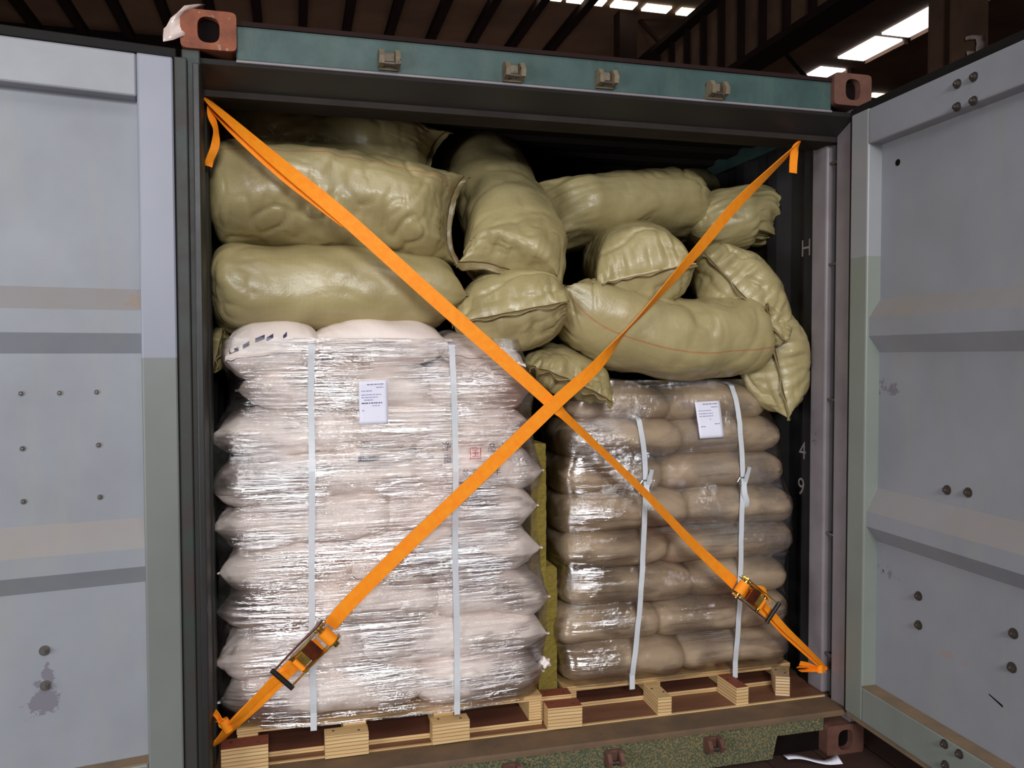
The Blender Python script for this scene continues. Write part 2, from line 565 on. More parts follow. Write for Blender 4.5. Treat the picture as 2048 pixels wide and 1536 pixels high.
def casting(x0, x1, z0, z1, mat, inner):
    """corner casting with a real slotted hole in the front face"""
    cx, cz = (x0 + x1) / 2, (z0 + z1) / 2
    hx, hz = (x1 - x0) / 2, (z1 - z0) / 2
    hole = oct_hole(.064, .078, 72)
    out = []
    r = .014
    for (px, pz) in hole:                              # matching outer ring (rounded square)
        a = math.atan2(pz / hz, px / hx)
        c, s = math.cos(a), math.sin(a)
        m = max(abs(c), abs(s)); q = (c / m, s / m)
        f = 1 - .075 * (min(abs(q[0]), abs(q[1])) ** 10)
        out.append((q[0] * hx * f, q[1] * hz * f))
    n = len(hole)
    v = [(cx + p[0], 0., cz + p[1]) for p in out] + [(cx + p[0], 0., cz + p[1]) for p in hole]
    v += [(cx + p[0], .03, cz + p[1]) for p in hole] + [(cx + p[0], .178, cz + p[1]) for p in out]
    f = []
    for i in range(n):
        j = (i + 1) % n
        f += [(i, j, n + j, n + i), (n + i, n + j, 2 * n + j, 2 * n + i), (i, 3 * n + i, 3 * n + j, j)]
    f.append(tuple(range(3 * n, 4 * n)))
    o = MB().add(v, f).build('corner_casting', mat, CT)
    MB().box((cx - .05, .03, cz - .05), (cx + .05, .17, cz + .05)).build('cavity', M['hole'], o)
    return o


casting(-1.219, -1.057, 2.473, 2.591, M['rust'], 1)
casting(1.057, 1.219, 2.473, 2.591, M['rust_dull'], -1)
casting(-1.219, -1.057, 0, .118, M['rust_dull'], 1)
casting(1.057, 1.219, 0, .118, M['rust_dull'], -1)

# header beam: face, sloping lip, underside
MB().box((-1.06, .02, 2.452), (1.06, .13, 2.566), bev=.006).build('header_beam', M['teal'], CT)
MB().box((-1.06, .012, 2.558), (1.06, .14, 2.572)).build('header_top_edge', M['hall_dark'], CT)
MB().prism([(.02, 2.452), (.03, 2.452), (.13, 2.40), (.13, 2.39), (.026, 2.438)], (0, 1, 0), (0, 0, 1), (2.34, 0, 0), (-1.17, 0, 0)).build('header_lip', M['header_lip'], CT)
MB().box((-1.06, .014, 2.446), (1.06, .03, 2.454), bev=.002).build('header_flange', M['lavender'], CT)
MB().box((-1.17, .13, 2.37), (1.17, .26, 2.50)).build('header_back', M['inner_roof'], CT)


def keeper(x, z, mat, y=.02, s=1.):
    o = MB().box((x - .034 * s, y - .012, z - .026 * s), (x + .034 * s, y + .004, z + .03 * s), bev=.004).build('cam_keeper', mat, CT)
    for d in (-1, 1):
        m = MB().prism([(0, -.022 * s), (-.045 * s, -.018 * s), (-.05 * s, .004), (-.03 * s, .03 * s), (0, .034 * s)], (0, 1, 0), (0, 0, 1), (.016 * s, 0, 0),
                (x + d * .026 * s - .008 * s, y - .008, z))
        m.build('keeper_lug', mat, o)
    MB().cyl((x - .03 * s, y - .03 * s, z - .012 * s), (x + .03 * s, y - .03 * s, z - .012 * s), .008, 10).build('keeper_pin', M['bolt_dark'], o)


for u, v in ((778, 122), (1027, 146), (1212, 160), (1433, 182)):
    p = P(u, v, 0.0); keeper(p[0], p[2], M['tan_lug'])
# sill (threshold) with fork notches beside the castings
poly = [(-1.055, .098), (-.855, .098), (-.835, .012), (.835, .012), (.855, .098), (1.055, .098), (1.055, .158), (-1.055, .158)]
MB().prism(poly, (1, 0, 0), (0, 0, 1), (0, .012, 0), (0, .022, 0)).build('sill_face', M['sill'], CT)
MB().prism([(0.012, .150), (.012, .162), (.02, .168), (.168, FZ - .004), (.168, .140), (.03, .140)], (0, 1, 0), (0, 0, 1), (2.34, 0, 0), (-1.17, 0, 0)).build('sill_plate', M['sill_top'], CT)
MB().box((-1.055, .05, .01), (1.055, .16, .14)).build('sill_core', M['hole'], CT)
for x in (-.58, -.19, .186, .577):
    keeper(x, .105, M['rust_dull'], .022, .9)
# floor
MB().box((-1.176, .168, FZ - .03), (1.176, 5.9, FZ)).build('floor_board', M['floor_wood'], CT)
MB().box((-1.16, .160, FZ - .012), (1.16, .170, FZ + .0015)).build('floor_edge_strip', M['ply_birch'], CT)
# rear corner posts: front box, slot, inner channel
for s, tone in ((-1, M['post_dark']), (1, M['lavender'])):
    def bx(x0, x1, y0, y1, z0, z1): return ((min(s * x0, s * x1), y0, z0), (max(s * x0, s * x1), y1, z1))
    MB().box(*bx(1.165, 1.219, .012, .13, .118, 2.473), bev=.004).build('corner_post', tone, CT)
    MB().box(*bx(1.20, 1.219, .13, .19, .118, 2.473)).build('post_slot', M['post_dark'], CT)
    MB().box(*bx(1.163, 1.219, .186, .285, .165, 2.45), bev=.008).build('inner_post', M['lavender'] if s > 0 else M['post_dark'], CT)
    for z in (.33, .82, 1.36, 1.9, 2.3):
        MB().cyl((s * 1.178, .12, z), (s * 1.178, .2, z), .006, 10).build('lashing_bar', M['bolt'], CT)
# post front strip on the left (hinge side, worn green)
MB().box((-1.238, -.012, .16), (-1.200, .03, 2.44), bev=.004).build('hinge_strip', M['post_dark'], CT)
MB().box((-1.186, .0, .165), (-1.166, .014, 2.43), bev=.003).build('seal_strip', M['header_lip'], CT)
# corrugated side walls
for s in (-1, 1):
    prof = []
    y = .285
    while y < 5.9:
        for dy, x in ((0, 1.176), (.07, 1.176), (.138, 1.206), (.208, 1.206)):
            prof.append((s * x, y + dy, FZ - .02))
        y += .276
    prof.append((s * 1.176, y, FZ - .02))
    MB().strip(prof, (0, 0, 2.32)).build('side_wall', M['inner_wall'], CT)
prof = []
y = .2
while y < 5.9:
    for dy, z in ((0, 2.50), (.1, 2.50), (.12, 2.52), (.21, 2.52)):
        prof.append((-1.2, y + dy, z))
    y += .23
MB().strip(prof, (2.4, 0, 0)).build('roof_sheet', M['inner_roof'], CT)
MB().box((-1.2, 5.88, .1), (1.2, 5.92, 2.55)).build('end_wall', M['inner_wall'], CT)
for s in (-1, 1):
    MB().box((min(s * 1.17, s * 1.219), .178, 2.45), (max(s * 1.17, s * 1.219), 5.9, 2.56)).build('top_side_rail', M['teal'], CT)
    MB().box((min(s * 1.17, s * 1.219), .178, .02), (max(s * 1.17, s * 1.219), 5.9, .16)).build('bottom_side_rail', M['sill'], CT)


# ---- doors: local x runs from the hinge outwards, n points to the inner face side
def door_mat_split(name, top, low, zsplit):
    t = NT(name); co = t.coord()
    z = t.sep(co)[2]
    n = t.noise(co, 3., 6, .6)
    a = t.mix(t.ramp(n, [(.35, 0.), (.68, 1.)]), top, tuple(c * .9 for c in top))
    b = t.mix(t.ramp(n, [(.35, 0.), (.68, 1.)]), low, tuple(c * .88 for c in low))
    f = t.math('GREATER_THAN', z, zsplit)
    c = t.mix(f, b, a)
    ch = t.noise(co, 16, 8, .72)
    c = t.mix(t.ramp(ch, [(.76, 0.), (.79, 1.)]), c, lin(110, 84, 70))
    return t.done(c, .42, .45, 0, t.bump(ch, .06, .003))


def panel_mat(name, patches, scuffs):
    """grey door sheet; dust on the ridge tops and worn-through spots with their own shapes"""
    t = NT(name); co = t.coord()
    n = t.noise(co, 2.2, 6, .6)
    c = t.mix(t.ramp(n, [(.35, 0.), (.68, 1.)]), lin(146, 148, 156), lin(135, 137, 143))
    st = t.noise(t.mapping(co, (5, 5, .8)), 2., 6, .7)
    c = t.mix(t.ramp(st, [(.52, 0.), (.74, .5)]), c, lin(148, 148, 138))
    nz = t.sep(t.new('ShaderNodeNewGeometry').outputs['True Normal'])[2]
    d = t.math('MULTIPLY', t.math('GREATER_THAN', nz, .3), t.math('MULTIPLY_ADD', n, .8, .05))
    c = t.mix(d, c, lin(148, 136, 126))
    jag = t.noise(co, 26, 6, .7)
    for (p, r, amt, col) in patches:
        v = t.new('ShaderNodeVectorMath', operation='SUBTRACT'); t.link(co, v.inputs[0]); v.inputs[1].default_value = p
        w = t.new('ShaderNodeVectorMath', operation='MULTIPLY'); t.link(v.outputs[0], w.inputs[0]); w.inputs[1].default_value = (1 / r[0], 1 / r[1], 1 / r[2])
        l = t.new('ShaderNodeVectorMath', operation='LENGTH'); t.link(w.outputs[0], l.inputs[0])
        m = t.math('ADD', l.outputs['Value'], t.math('MULTIPLY', t.math('SUBTRACT', jag, .5), 3.2))
        m = t.math('LESS_THAN', m, amt)
        c = t.mix(m, c, col)
    sc = t.noise(t.mapping(co, (9, 9, 9)), 6, 8, .75)
    c = t.mix(t.ramp(sc, [(.76, 0.), (.80, .8)]), c, lin(128, 118, 112))
    return t.done(c, t.math('MULTIPLY_ADD', n, .2, .42), .35, 0, t.bump(t.noise(co, 5, 3), .12, .01))


PEEL = lin(118, 114, 124)


def door(hinge, ang, side, top_member, low_member, zsplit, patches):
    """ang: direction of the leaf in plan (radians); side: +1/-1 picks the inner face"""
    H = np.array([hinge[0], hinge[1], 0.])
    X = np.array([math.cos(ang), math.sin(ang), 0.])
    N = side * np.array([-X[1], X[0], 0.])
    Z = np.array([0, 0, 1.])
    MX = Matrix(((X[0], N[0], 0, H[0]), (X[1], N[1], 0, H[1]), (0, 0, 1, 0), (0, 0, 0, 1)))

    def L(x, n, z): return H + x * X + n * N + z * Z
    bz = -.058
    zs = [(.28, bz), (.848, bz), (.906, -.012), (.962, -.012), (1.046, bz), (1.548, bz), (1.608, -.012), (1.676, -.012), (1.742, bz), (2.32, bz)]
    prof = [L(.085, n, z) for z, n in zs]
    prof2 = [L(.085, -.075, 2.32), L(.085, -.075, .28)]
    m = MB()
    full = prof + prof2
    A = full; e = 1.0 * X
    nn = len(A)
    m.add(list(A) + [a + e for a in A], [(i, (i + 1) % nn, (i + 1) % nn + nn, i + nn) for i in range(nn)])
    pw = [(tuple(L(*q)), r, a, c) for q, r, a, c in patches]
    d = m.build('door', panel_mat('door_sheet_%s' % ('left' if side < 0 else 'right'), pw, None), CT)
    member = door_mat_split('door_member_%s' % ('left' if side < 0 else 'right'), top_member, low_member, zsplit)
    MB().box((0, -.075, .175), (.10, 0, 2.435), MX, .006).build('hinge_member', member, d)
    MB().box((1.07, -.075, .175), (1.165, 0, 2.435), MX, .006).build('lock_member', member, d)
    MB().box((.10, -.075, 2.305), (1.07, 0, 2.432), MX, .006).build('top_rail', M['door_paint'], d)
    MB().box((.10, -.075, .175), (1.07, 0, .305), MX, .006).build('bottom_rail', M['door_green'], d)
    # dust lying on the ledge of the bottom rail
    MB().box((.10, -.057, .305), (1.07, -.001, .309), MX).build('ledge_dust', M['rail_dust'], d)
    MB().box((-.01, -.05, 2.436), (1.18, -.012, 2.466), MX, .004).build('gasket', M['gasket'], d)
    MB().box((-.01, -.05, .150), (1.18, -.012, .174), MX, .004).build('gasket', M['rail_dust'], d)
    if side < 0:
        MB().box((-.024, -.06, .16), (-.002, -.012, 2.46), MX, .004).build('gasket', M['gasket'], d)

    def bolt(x, z, n=bz, r=.011, mat='bolt'):
        m = MB()
        m.cyl(L(x, n - .001, z), L(x, n + .003, z), r * 1.5, 14)
        m.cyl(L(x, n + .003, z), L(x, n + .012, z), r, 6)
        m.cyl(L(x, n + .012, z), L(x, n + .017, z), r * .55, 10, r * .4)
        m.build('bolt', M[mat], d)

    def rivet(x, z, n=bz, r=.008):
        m = MB()
        m.cyl(L(x, n - .001, z), L(x, n + .003, z), r, 12)
        m.cyl(L(x, n + .003, z), L(x, n + .006, z), r * .8, 12, r * .35)
        m.build('rivet', M['bolt'], d)
    return d, bolt, rivet, (H, X, N)


def on_plane(u, v, fr, n):
    """where a measured spot lies on a door leaf: (x along leaf, z)"""
    H, X, N = fr
    dd = _r * ((u - 1024) / FPX) - _u * ((v - 768) / FPX) + _f
    o = H + n * N
    t = ((o - CAM) @ N) / (dd @ N)
    p = CAM + t * dd
    return (p - H) @ X, p[2]


LA = math.radians(180 + 9.4)
LH = (-1.238, -.02)
d, bolt, rivet, fr = door(LH, LA, 1, lin(142, 144, 157), lin(118, 122, 118), 1.535,
                          [((.378, -.058, .525), (.055, .2, .06), .66, PEEL), ((.368, -.058, .60), (.025, .2, .06), .5, PEEL), ((.392, -.058, .575), (.03, .2, .03), .4, PEEL),
                           ((.12, -.02, 1.70), (.05, .2, .04), .5, lin(148, 134, 124))])
for u, v in ((42, 787), (119, 786), (193, 784), (45, 897), (197, 890), (47, 1003), (200, 994)):
    rivet(*on_plane(u, v, fr, -.058))
for u, v in ((89, 1301), (91, 1371)):
    x, z = on_plane(u, v, fr, -.058); bolt(x, z, -.058, .010)
RA = math.radians(-90 - 1.6)
RH = (1.132, 0.0)
d, bolt, rivet, fr = door(RH, RA, -1, lin(146, 148, 150), lin(130, 136, 128), 1.9,
                          [((.105, -.02, 1.53), (.03, .2, .07), .42, PEEL), ((.11, -.05, 1.42), (.02, .2, .05), .4, PEEL),
                           ((.10, -.05, .74), (.02, .2, .05), .35, PEEL), ((.47, -.058, .55), (.03, .2, .03), .16, lin(152, 140, 138))])
for u, v in ((1895, 980), (1937, 985), (1838, 1192), (1838, 1250), (2028, 1267), (2025, 1335)):
    x, z = on_plane(u, v, fr, -.058); bolt(x, z, -.058, .011, 'bolt_dark')
for u, v in ((1916, 168), (1949, 154), (1915, 214), (1948, 202), (1890, 1488), (1920, 1508), (1892, 1530)):
    x, z = on_plane(u, v, fr, 0.); bolt(x, z, 0., .010, 'bolt_dark')
for pts in (((1978, 1387), (2006, 1411)), ((1932, 1108), (1944, 1116)), ((1765, 1138), (1768, 1142))):
    q_ = [on_plane(*p_, fr, -.058) for p_ in pts]
    w_ = [fr[0] + x_ * fr[1] - .0575 * fr[2] + np.array([0, 0, z_ + dz_]) for (x_, z_), dz_ in zip((q_[0], q_[1], q_[1], q_[0]), (0, 0, -.007, -.004))]
    MB().add(w_, [(0, 1, 2, 3)]).build('scratch', M['hole'], d)
x, z = on_plane(1796, 325, fr, -.058)
Hh, Xx, Nn = fr
c0 = Hh + x * Xx + np.array([0, 0, z])
MB().cyl(c0 - .0575 * Nn, c0 - .0565 * Nn, .012, 14).build('drill_hole', M['hole'], d)


# stencilled marks on the inner right wall end
def text_mesh(name, body, size, org, ax, ay, mat, parent=None, label=None, font_res=3, proj=None, off=.002):
    cu = bpy.data.curves.new(name, 'FONT')
    cu.body = body; cu.size = size; cu.resolution_u = font_res
    to = bpy.data.objects.new(name, cu); COL.objects.link(to)
    dg = bpy.context.evaluated_depsgraph_get()
    me = bpy.data.meshes.new_from_object(to.evaluated_get(dg))
    bpy.data.objects.remove(to); bpy.data.curves.remove(cu)
    o, ax, ay = (np.array(q, float) for q in (org, ax, ay))
    vs = [o + v.co.x * ax + v.co.y * ay for v in me.vertices]
    fs = [tuple(p.vertices) for p in me.polygons]
    bpy.data.meshes.remove(me)
    if not vs:
        return None
    if proj is not None:
        vs = [proj(v) for v in vs]
    return mesh_obj(name, vs, fs, mat, parent)


for body, u, v, sz in (('4', 1600, 918, .105), ('9', 1597, 990, .105), ('H', 1604, 512, .10)):
    dd = _r * ((u - 1024) / FPX) - _u * ((v - 768) / FPX) + _f
    t = (1.160 - CAM[0]) / dd[0]
    p = CAM + t * dd
    text_mesh('stencil_mark', body, sz, (1.1745, p[1] + .03, p[2]), (0, -1, 0), (0, 0, 1), M['stencil'], CT)

pp = P(368, 78, -.004)
m = MB()
random.seed(4)
g0 = []
for i in range(7):
    for j in range(4):
        a = i / 6
        q = np.array([-1.225 + .05 * a * a - .012 * math.sin(a * 3), -.012 + random.uniform(-.012, .012) + .01 * j, 2.50 + .105 * a + random.uniform(-.006, .006)])
        g0.append(q + np.array([.022 * (j - 1.5) * (1.2 - a * .4), 0, .012 * (j - 1.5)]))
m.add(g0, [(i * 4 + j, i * 4 + j + 1, i * 4 + j + 5, i * 4 + j + 4) for i in range(6) for j in range(3)])
o = m.build('plastic_scrap', M['scrap'], smooth=True, origin=(-1.22, -.01, 2.5))
md = o.modifiers.new('thick', 'SOLIDIFY'); md.thickness = .002
tag(o, 'torn scrap of white plastic stuck on the upper rusty corner casting', 'plastic scrap')

# ------------------------------------------------------------------ sacks
def sstep(x, a, b):
    t = np.clip((x - a) / (b - a), 0, 1)
    return t * t * (3 - 2 * t)


def sack(name, line, wdir, Wd, Ht, mat, hem_mat, label, cat, group, ends=('seam', 'seam'), dome=(.38, .38), n=2.35,
         lump=.012, crease=.006, gather=.010, ear=.03, seed=0, nu=84, nv=104, pinch=.06, flat=0.0, hem=.022, stitch=None, sag=None):
    """a filled woven sack along a centre line; ends: 'seam' (sewn flat), 'round' (folded in), 'tie' (gathered)"""
    rng = np.random.RandomState(seed + 7)
    tt = np.linspace(0, 1, nu)
    s = .35 * tt + .65 * (.5 - .5 * np.cos(np.pi * tt))
    C = catmull(line, s)
    L = np.linalg.norm(np.diff(C, axis=0), axis=1).sum()
    T = np.gradient(C, axis=0); T /= np.linalg.norm(T, axis=1)[:, None]
    wd = np.array(wdir, float)
    S = wd[None] - (T @ wd)[:, None] * T
    S /= np.linalg.norm(S, axis=1)[:, None]
    N = np.cross(T, S)
    flip = np.sign((N @ np.array([0.1, -.3, 1.])).mean())
    N *= flip
    a = np.full(nu, Wd, float); b = np.full(nu, Ht, float)
    earv = np.zeros(nu)
    gath = np.zeros(nu)
    for e, (kind, dm) in enumerate(zip(ends, dome)):
        dist = s if e == 0 else 1 - s
        q = np.clip(1 - dist / dm, 0, 1)
        if kind == 'seam':
            b *= np.sqrt(np.clip(1 - q ** 2.2, 0, 1)) * .985 + .015
            a *= 1 - pinch * q ** (3 if pinch < .2 else 2.4)
            earv += (-1 if e == 0 else 1) * ear * q ** 3
            gath += np.exp(-dist * L / .10)
        elif kind == 'round':
            b *= np.sqrt(np.clip(1 - q ** 3.2, 0, 1)) * .97 + .03
            a *= np.sqrt(np.clip(1 - .80 * q ** 4.0, 0, 1))
            gath += .55 * np.exp(-dist * L / .07)
        else:
            k = np.sqrt(np.clip(1 - q ** 1.9, 0, 1))
            b *= k * .86 + .14; a *= k * .88 + .12
            gath += 1.5 * np.exp(-dist * L / .12)
    th = np.linspace(0, 2 * np.pi, nv, endpoint=False)
    c, sn = np.cos(th), np.sin(th)
    ex = np.sign(c) * np.abs(c) ** (2 / n); ey = np.sign(sn) * np.abs(sn) ** (2 / n)
    X = a[:, None] * ex[None]; Y = b[:, None] * ey[None]
    if flat:
        Y = np.where(Y < 0, Y * (1 - flat * np.clip(-ey[None], 0, 1) ** 2), Y)
    tx = earv[:, None] * (np.abs(ex)[None] ** 3.0 - .25)
    V = C[:, None] + X[..., None] * S[:, None] + Y[..., None] * N[:, None] + tx[..., None] * T[:, None]
    if sag is not None:
        V = sag(V)
    # normals of the smooth body
    du = np.gradient(V, axis=0)
    dv = (np.roll(V, -1, 1) - np.roll(V, 1, 1))
    nm = np.cross(dv, du); nm /= np.linalg.norm(nm, axis=2)[..., None] + 1e-9
    cen = C[:, None]
    sgn = np.sign(((V - cen) * nm).sum(2).mean())
    nm *= sgn if sgn != 0 else 1
    p = V.reshape(-1, 3); off = rng.uniform(0, 60, 3)
    D = perlin(p * 5. + off, seed) * lump + perlin(p * 11. + off, seed + 1) * lump * .45
    if 'tie' in ends:
        loc = np.stack([np.broadcast_to(7 * c[None], X.shape), np.broadcast_to(7 * sn[None], X.shape), np.broadcast_to((s * L * 4)[:, None], X.shape)], -1).reshape(-1, 3)
    else:                                                # folds run away from the sewn edge
        loc = np.stack([X * 21 + 2.2 * (s * L)[:, None] * np.sin(X * 14), np.broadcast_to(3.7 * np.sign(sn)[None], X.shape), np.broadcast_to((s * L * 3.2)[:, None], X.shape)], -1).reshape(-1, 3)
    g1 = np.abs(perlin(loc + off, seed + 2)); g2 = np.abs(perlin(loc * 2.1 + off, seed + 3))
    gg = np.repeat(gath, nv)
    D -= gather * gg * (1.0 - 1.9 * g1 - .8 * g2)
    # tension creases: long thin valleys at a slant
    A = rng.normal(size=(3, 3)); A, _ = np.linalg.qr(A)
    pc = (p @ A) * np.array([2.6, 9., 9.]) + off
    r = 1 - np.abs(perlin(pc, seed + 4)); D -= crease * np.clip(r - .86, 0, 1) * 7 * np.clip(.35 + perlin(p * 3 + off, seed + 5), 0, 1)
    pc = (p @ A.T) * np.array([5., 17., 17.]) + off
    r = 1 - np.abs(perlin(pc, seed + 6)); D -= crease * .5 * np.clip(r - .78, 0, 1) * 5 * np.clip(.3 + perlin(p * 4 + off, seed + 8), 0, 1)
    edge = np.minimum(np.repeat(np.minimum(s, 1 - s) * L, nv) / .02, 1)
    D *= .25 + .75 * edge
    V = (p + nm.reshape(-1, 3) * D[:, None]).reshape(nu, nv, 3)
    verts = V.reshape(-1, 3)
    faces = [(i * nv + j, i * nv + (j + 1) % nv, (i + 1) * nv + (j + 1) % nv, (i + 1) * nv + j) for i in range(nu - 1) for j in range(nv)]
    for base in (0, (nu - 1) * nv):                      # close the thin end slots (upper edge to lower edge)
        for j in range(nv // 2 - 1):
            q = (base + j, base + j + 1, base + (nv - j - 1) % nv, base + (nv - j) % nv)
            if len(set(q)) == 4: faces.append(q)
            else: faces.append(tuple(dict.fromkeys(q)))
        j = nv // 2 - 1
        faces.append((base + j, base + j + 1, base + nv - j - 1))
    uv = np.stack([np.repeat(s * L, nv), np.tile(th / (2 * np.pi), nu)], 1)
    org = (float(C[:, 0].mean()), float(C[:, 1].mean()), float(verts[:, 2].min()))
    o = mesh_obj(name, verts, faces, mat, smooth=True, origin=org, uvs=uv)
    tag(o, label, cat, group)
    for e, kind in enumerate(ends):
        if not hem: break
        ring = V[0] if e == 0 else V[-1]
        tdir = -T[0] if e == 0 else T[-1]
        h = nv // 2 + 1
        top = ring[:h]; bot = ring[[(-j) % nv for j in range(h)]]
        mid = (top + bot) / 2
        if kind == 'seam':
            x = np.linspace(0, 1, h)
            wob = np.array([perlin(np.stack([x * 9 + off[0], x * 0 + q, x * 0], 1), seed + 11 + e) for q in (0.3, 7.7)])
            nn = N[0] if e == 0 else N[-1]
            rows = []
            for r_, (d_, tk) in enumerate(((-.006, .0045), (.35, .0035), (.7, .003), (1., .0025))):
                if r_ == 0:
                    ctr = mid + tdir * d_
                else:
                    ctr = mid + tdir * (hem * d_ * (1 + .35 * wob[0]))[:, None] + nn * (wob[1] * hem * .75 * d_ ** 1.2)[:, None]
                rows.append((ctr + nn * tk, ctr - nn * tk))
            hv = np.concatenate([q for rr in rows for q in rr])
            hf_ = []
            R = len(rows)
            for r_ in range(R - 1):
                for j in range(h - 1):
                    for w_ in (0, 1):
                        b0 = (r_ * 2 + w_) * h; b1 = ((r_ + 1) * 2 + w_) * h
                        hf_.append((b0 + j, b0 + j + 1, b1 + j + 1, b1 + j))
                for j in (0, h - 1):
                    hf_.append(((r_ * 2) * h + j, (r_ * 2 + 1) * h + j, ((r_ + 1) * 2 + 1) * h + j, ((r_ + 1) * 2) * h + j))
            for j in range(h - 1):
                hf_.append((((R - 1) * 2) * h + j, ((R - 1) * 2) * h + j + 1, ((R - 1) * 2 + 1) * h + j + 1, ((R - 1) * 2 + 1) * h + j))
            ho = mesh_obj('sewn_hem', hv, hf_, hem_mat, o, smooth=True,
                          uvs=np.stack([np.tile(x * 2 * Wd, 2 * R), np.repeat(np.arange(2 * R) * .01, h)], 1))
            if stitch is not None:
                m = MB()
                r1 = (rows[1][0] + rows[0][0]) / 2 + nn * .0012
                for j in range(2, h - 2):
                    m.cyl(r1[j], r1[j + 1], .0022, 5)
                m.build('stitching', stitch, ho)
        elif kind == 'tie':
            ctr = mid.mean(0)
            ro = .18 * Wd
            m = MB()
            K = 22
            fr_ = []
            for r_, (d_, rad) in enumerate(((-.012, .55), (.0, .42), (.02, .8), (.05, 1.35), (.07, 1.6))):
                for q in range(K):
                    an = 2 * math.pi * q / K
                    rr = ro * rad * (1 + .35 * math.sin(an * 5 + seed) * min(1, r_ / 2))
                    ww = np.cross(tdir, S[0] if e == 0 else S[-1])
                    sd = S[0] if e == 0 else S[-1]
                    fr_.append(ctr + tdir * (d_ + .012 * math.sin(an * 3 + r_)) + rr * (math.cos(an) * sd + math.sin(an) * ww))
            m.add(fr_, [(r_ * K + q, r_ * K + (q + 1) % K, (r_ + 1) * K + (q + 1) % K, (r_ + 1) * K + q) for r_ in range(4) for q in range(K)])
            m.build('gathered_neck', hem_mat, o, smooth=True)
            m = MB()
            ww = np.cross(tdir, S[-1]); 
            for q in range(18):
                a0, a1 = (2 * math.pi * z / 18 for z in (q, q + 1))
                f0 = ctr + ro * .52 * (math.cos(a0) * S[-1] + math.sin(a0) * ww); f1 = ctr + ro * .52 * (math.cos(a1) * S[-1] + math.sin(a1) * ww)
                m.cyl(f0, f1, .004, 6)
            m.build('tie_cord', M['red_cord'], o)
    return o


def world_verts(o):
    v = np.empty(len(o.data.vertices) * 3, np.float32)
    o.data.vertices.foreach_get('co', v)
    return v.reshape(-1, 3) + np.array(world_of(o))


def bvh_of(objs):
    vs, fs, n = [], [], 0
    for o in objs:
        w = world_verts(o)
        vs.extend(w.tolist())
        fs.extend([tuple(i + n for i in p.vertices) for p in o.data.polygons])
        n += len(w)
    return BVHTree.FromPolygons(vs, fs)


# ------------------------------------------------------------------ pallets
def pallet(label, x0, x1, y0, y1, z0, z1, legs, reds, group):
    t = empty('pallet', ((x0 + x1) / 2, y0, z0))
    tag(t, label, 'pallet', group)
    th = .02
    nb = 5
    w = (y1 - y0 - .06 * (nb - 1)) / nb
    for i in range(nb):
        yy = y0 + i * (w + .06)
        MB().box((x0, yy, z1 - th), (x1, yy + w, z1), bev=.0015).build('deck_board', M['ply_pallet'], t)
    for i, yy in enumerate((y0, (y0 + y1) / 2 - .07, y1 - .14)):
        MB().box((x0, yy, z0), (x1, yy + .14, z0 + .018), bev=.0015).build('bottom_board', M['ply_pallet_red'] if reds else M['ply_pallet'], t)
    for (a, b) in legs:
        MB().box((a, y0 + .002, z0 + .018), (b, y1 - .002, z1 - th), bev=.0015).build('stringer', M['ply_pallet'], t)
    return t


LX0, LX1, LY, LZ = -1.10, -.018, .208, .276
pallet('plywood pallet under the shiny white sack stack on the left', LX0, LX1, LY, LY + 1.05, FZ, LZ,
       ((-1.098, -1.03), (-.745, -.665), (-.425, -.352), (-.068, -.020)), True, 'plywood pallets')
RX0, RX1, RY, RZ = .10, 1.10, .312, .250
pallet('plywood pallet under the tan sack stack on the right', RX0, RX1, RY, RY + 1.05, FZ, RZ,
       ((.102, .155), (.455, .51), (.775, .83), (1.045, 1.098)), True, 'plywood pallets')

# ------------------------------------------------------------------ white sacks, left stack
ORD = ['bottom', 'second', 'third', 'fourth', 'fifth', 'sixth', 'seventh', 'eighth']
left_sacks = []
lh = .154
rnd = random.Random(11)
splits = [-.45, -.68, -.42, -.70, -.58, -.46, -.69, -.40]
lefts = [-1.13, -1.145, -1.14, -1.12, -1.15, -1.155, -1.15, -1.06]
rights = [-.03, -.005, -.005, -.035, -.05, -.035, -.07, -.05]
for k in range(8):
    zc = LZ + lh * (k + .5)
    sp = splits[k] + rnd.uniform(-.02, .02)
    fy = .185 + rnd.uniform(-.012, .012)
    for side in (0, 1):
        xa, xb = (lefts[k], sp + .02) if side == 0 else (sp - .02, rights[k])
        dz = rnd.uniform(-.008, .008)
        ln = [(xa, fy + .27, zc + dz + rnd.uniform(-.022, .016)), ((xa + xb) / 2, fy + .26, zc + .006 + dz), (xb, fy + .27, zc + dz + rnd.uniform(-.024, .014))]
        o = sack('sack', ln, (0, 1, 0), .262, .100, M['white_sack'], M['white_sack'],
                 'white woven sack under film in the %s layer of the left stack, %s end' % (ORD[k], ('left-hand', 'right-hand')[side]),
                 'sack', 'white sacks of the left stack', dome=(.15, .15) if xb - xa > .5 else (.21, .21), n=2.8, lump=.017, crease=.009, gather=.009,
                 ear=.03, seed=100 + k * 2 + side, nu=56, nv=72, pinch=.22, hem=.006)
        left_sacks.append(o)
tz = LZ + lh * 8
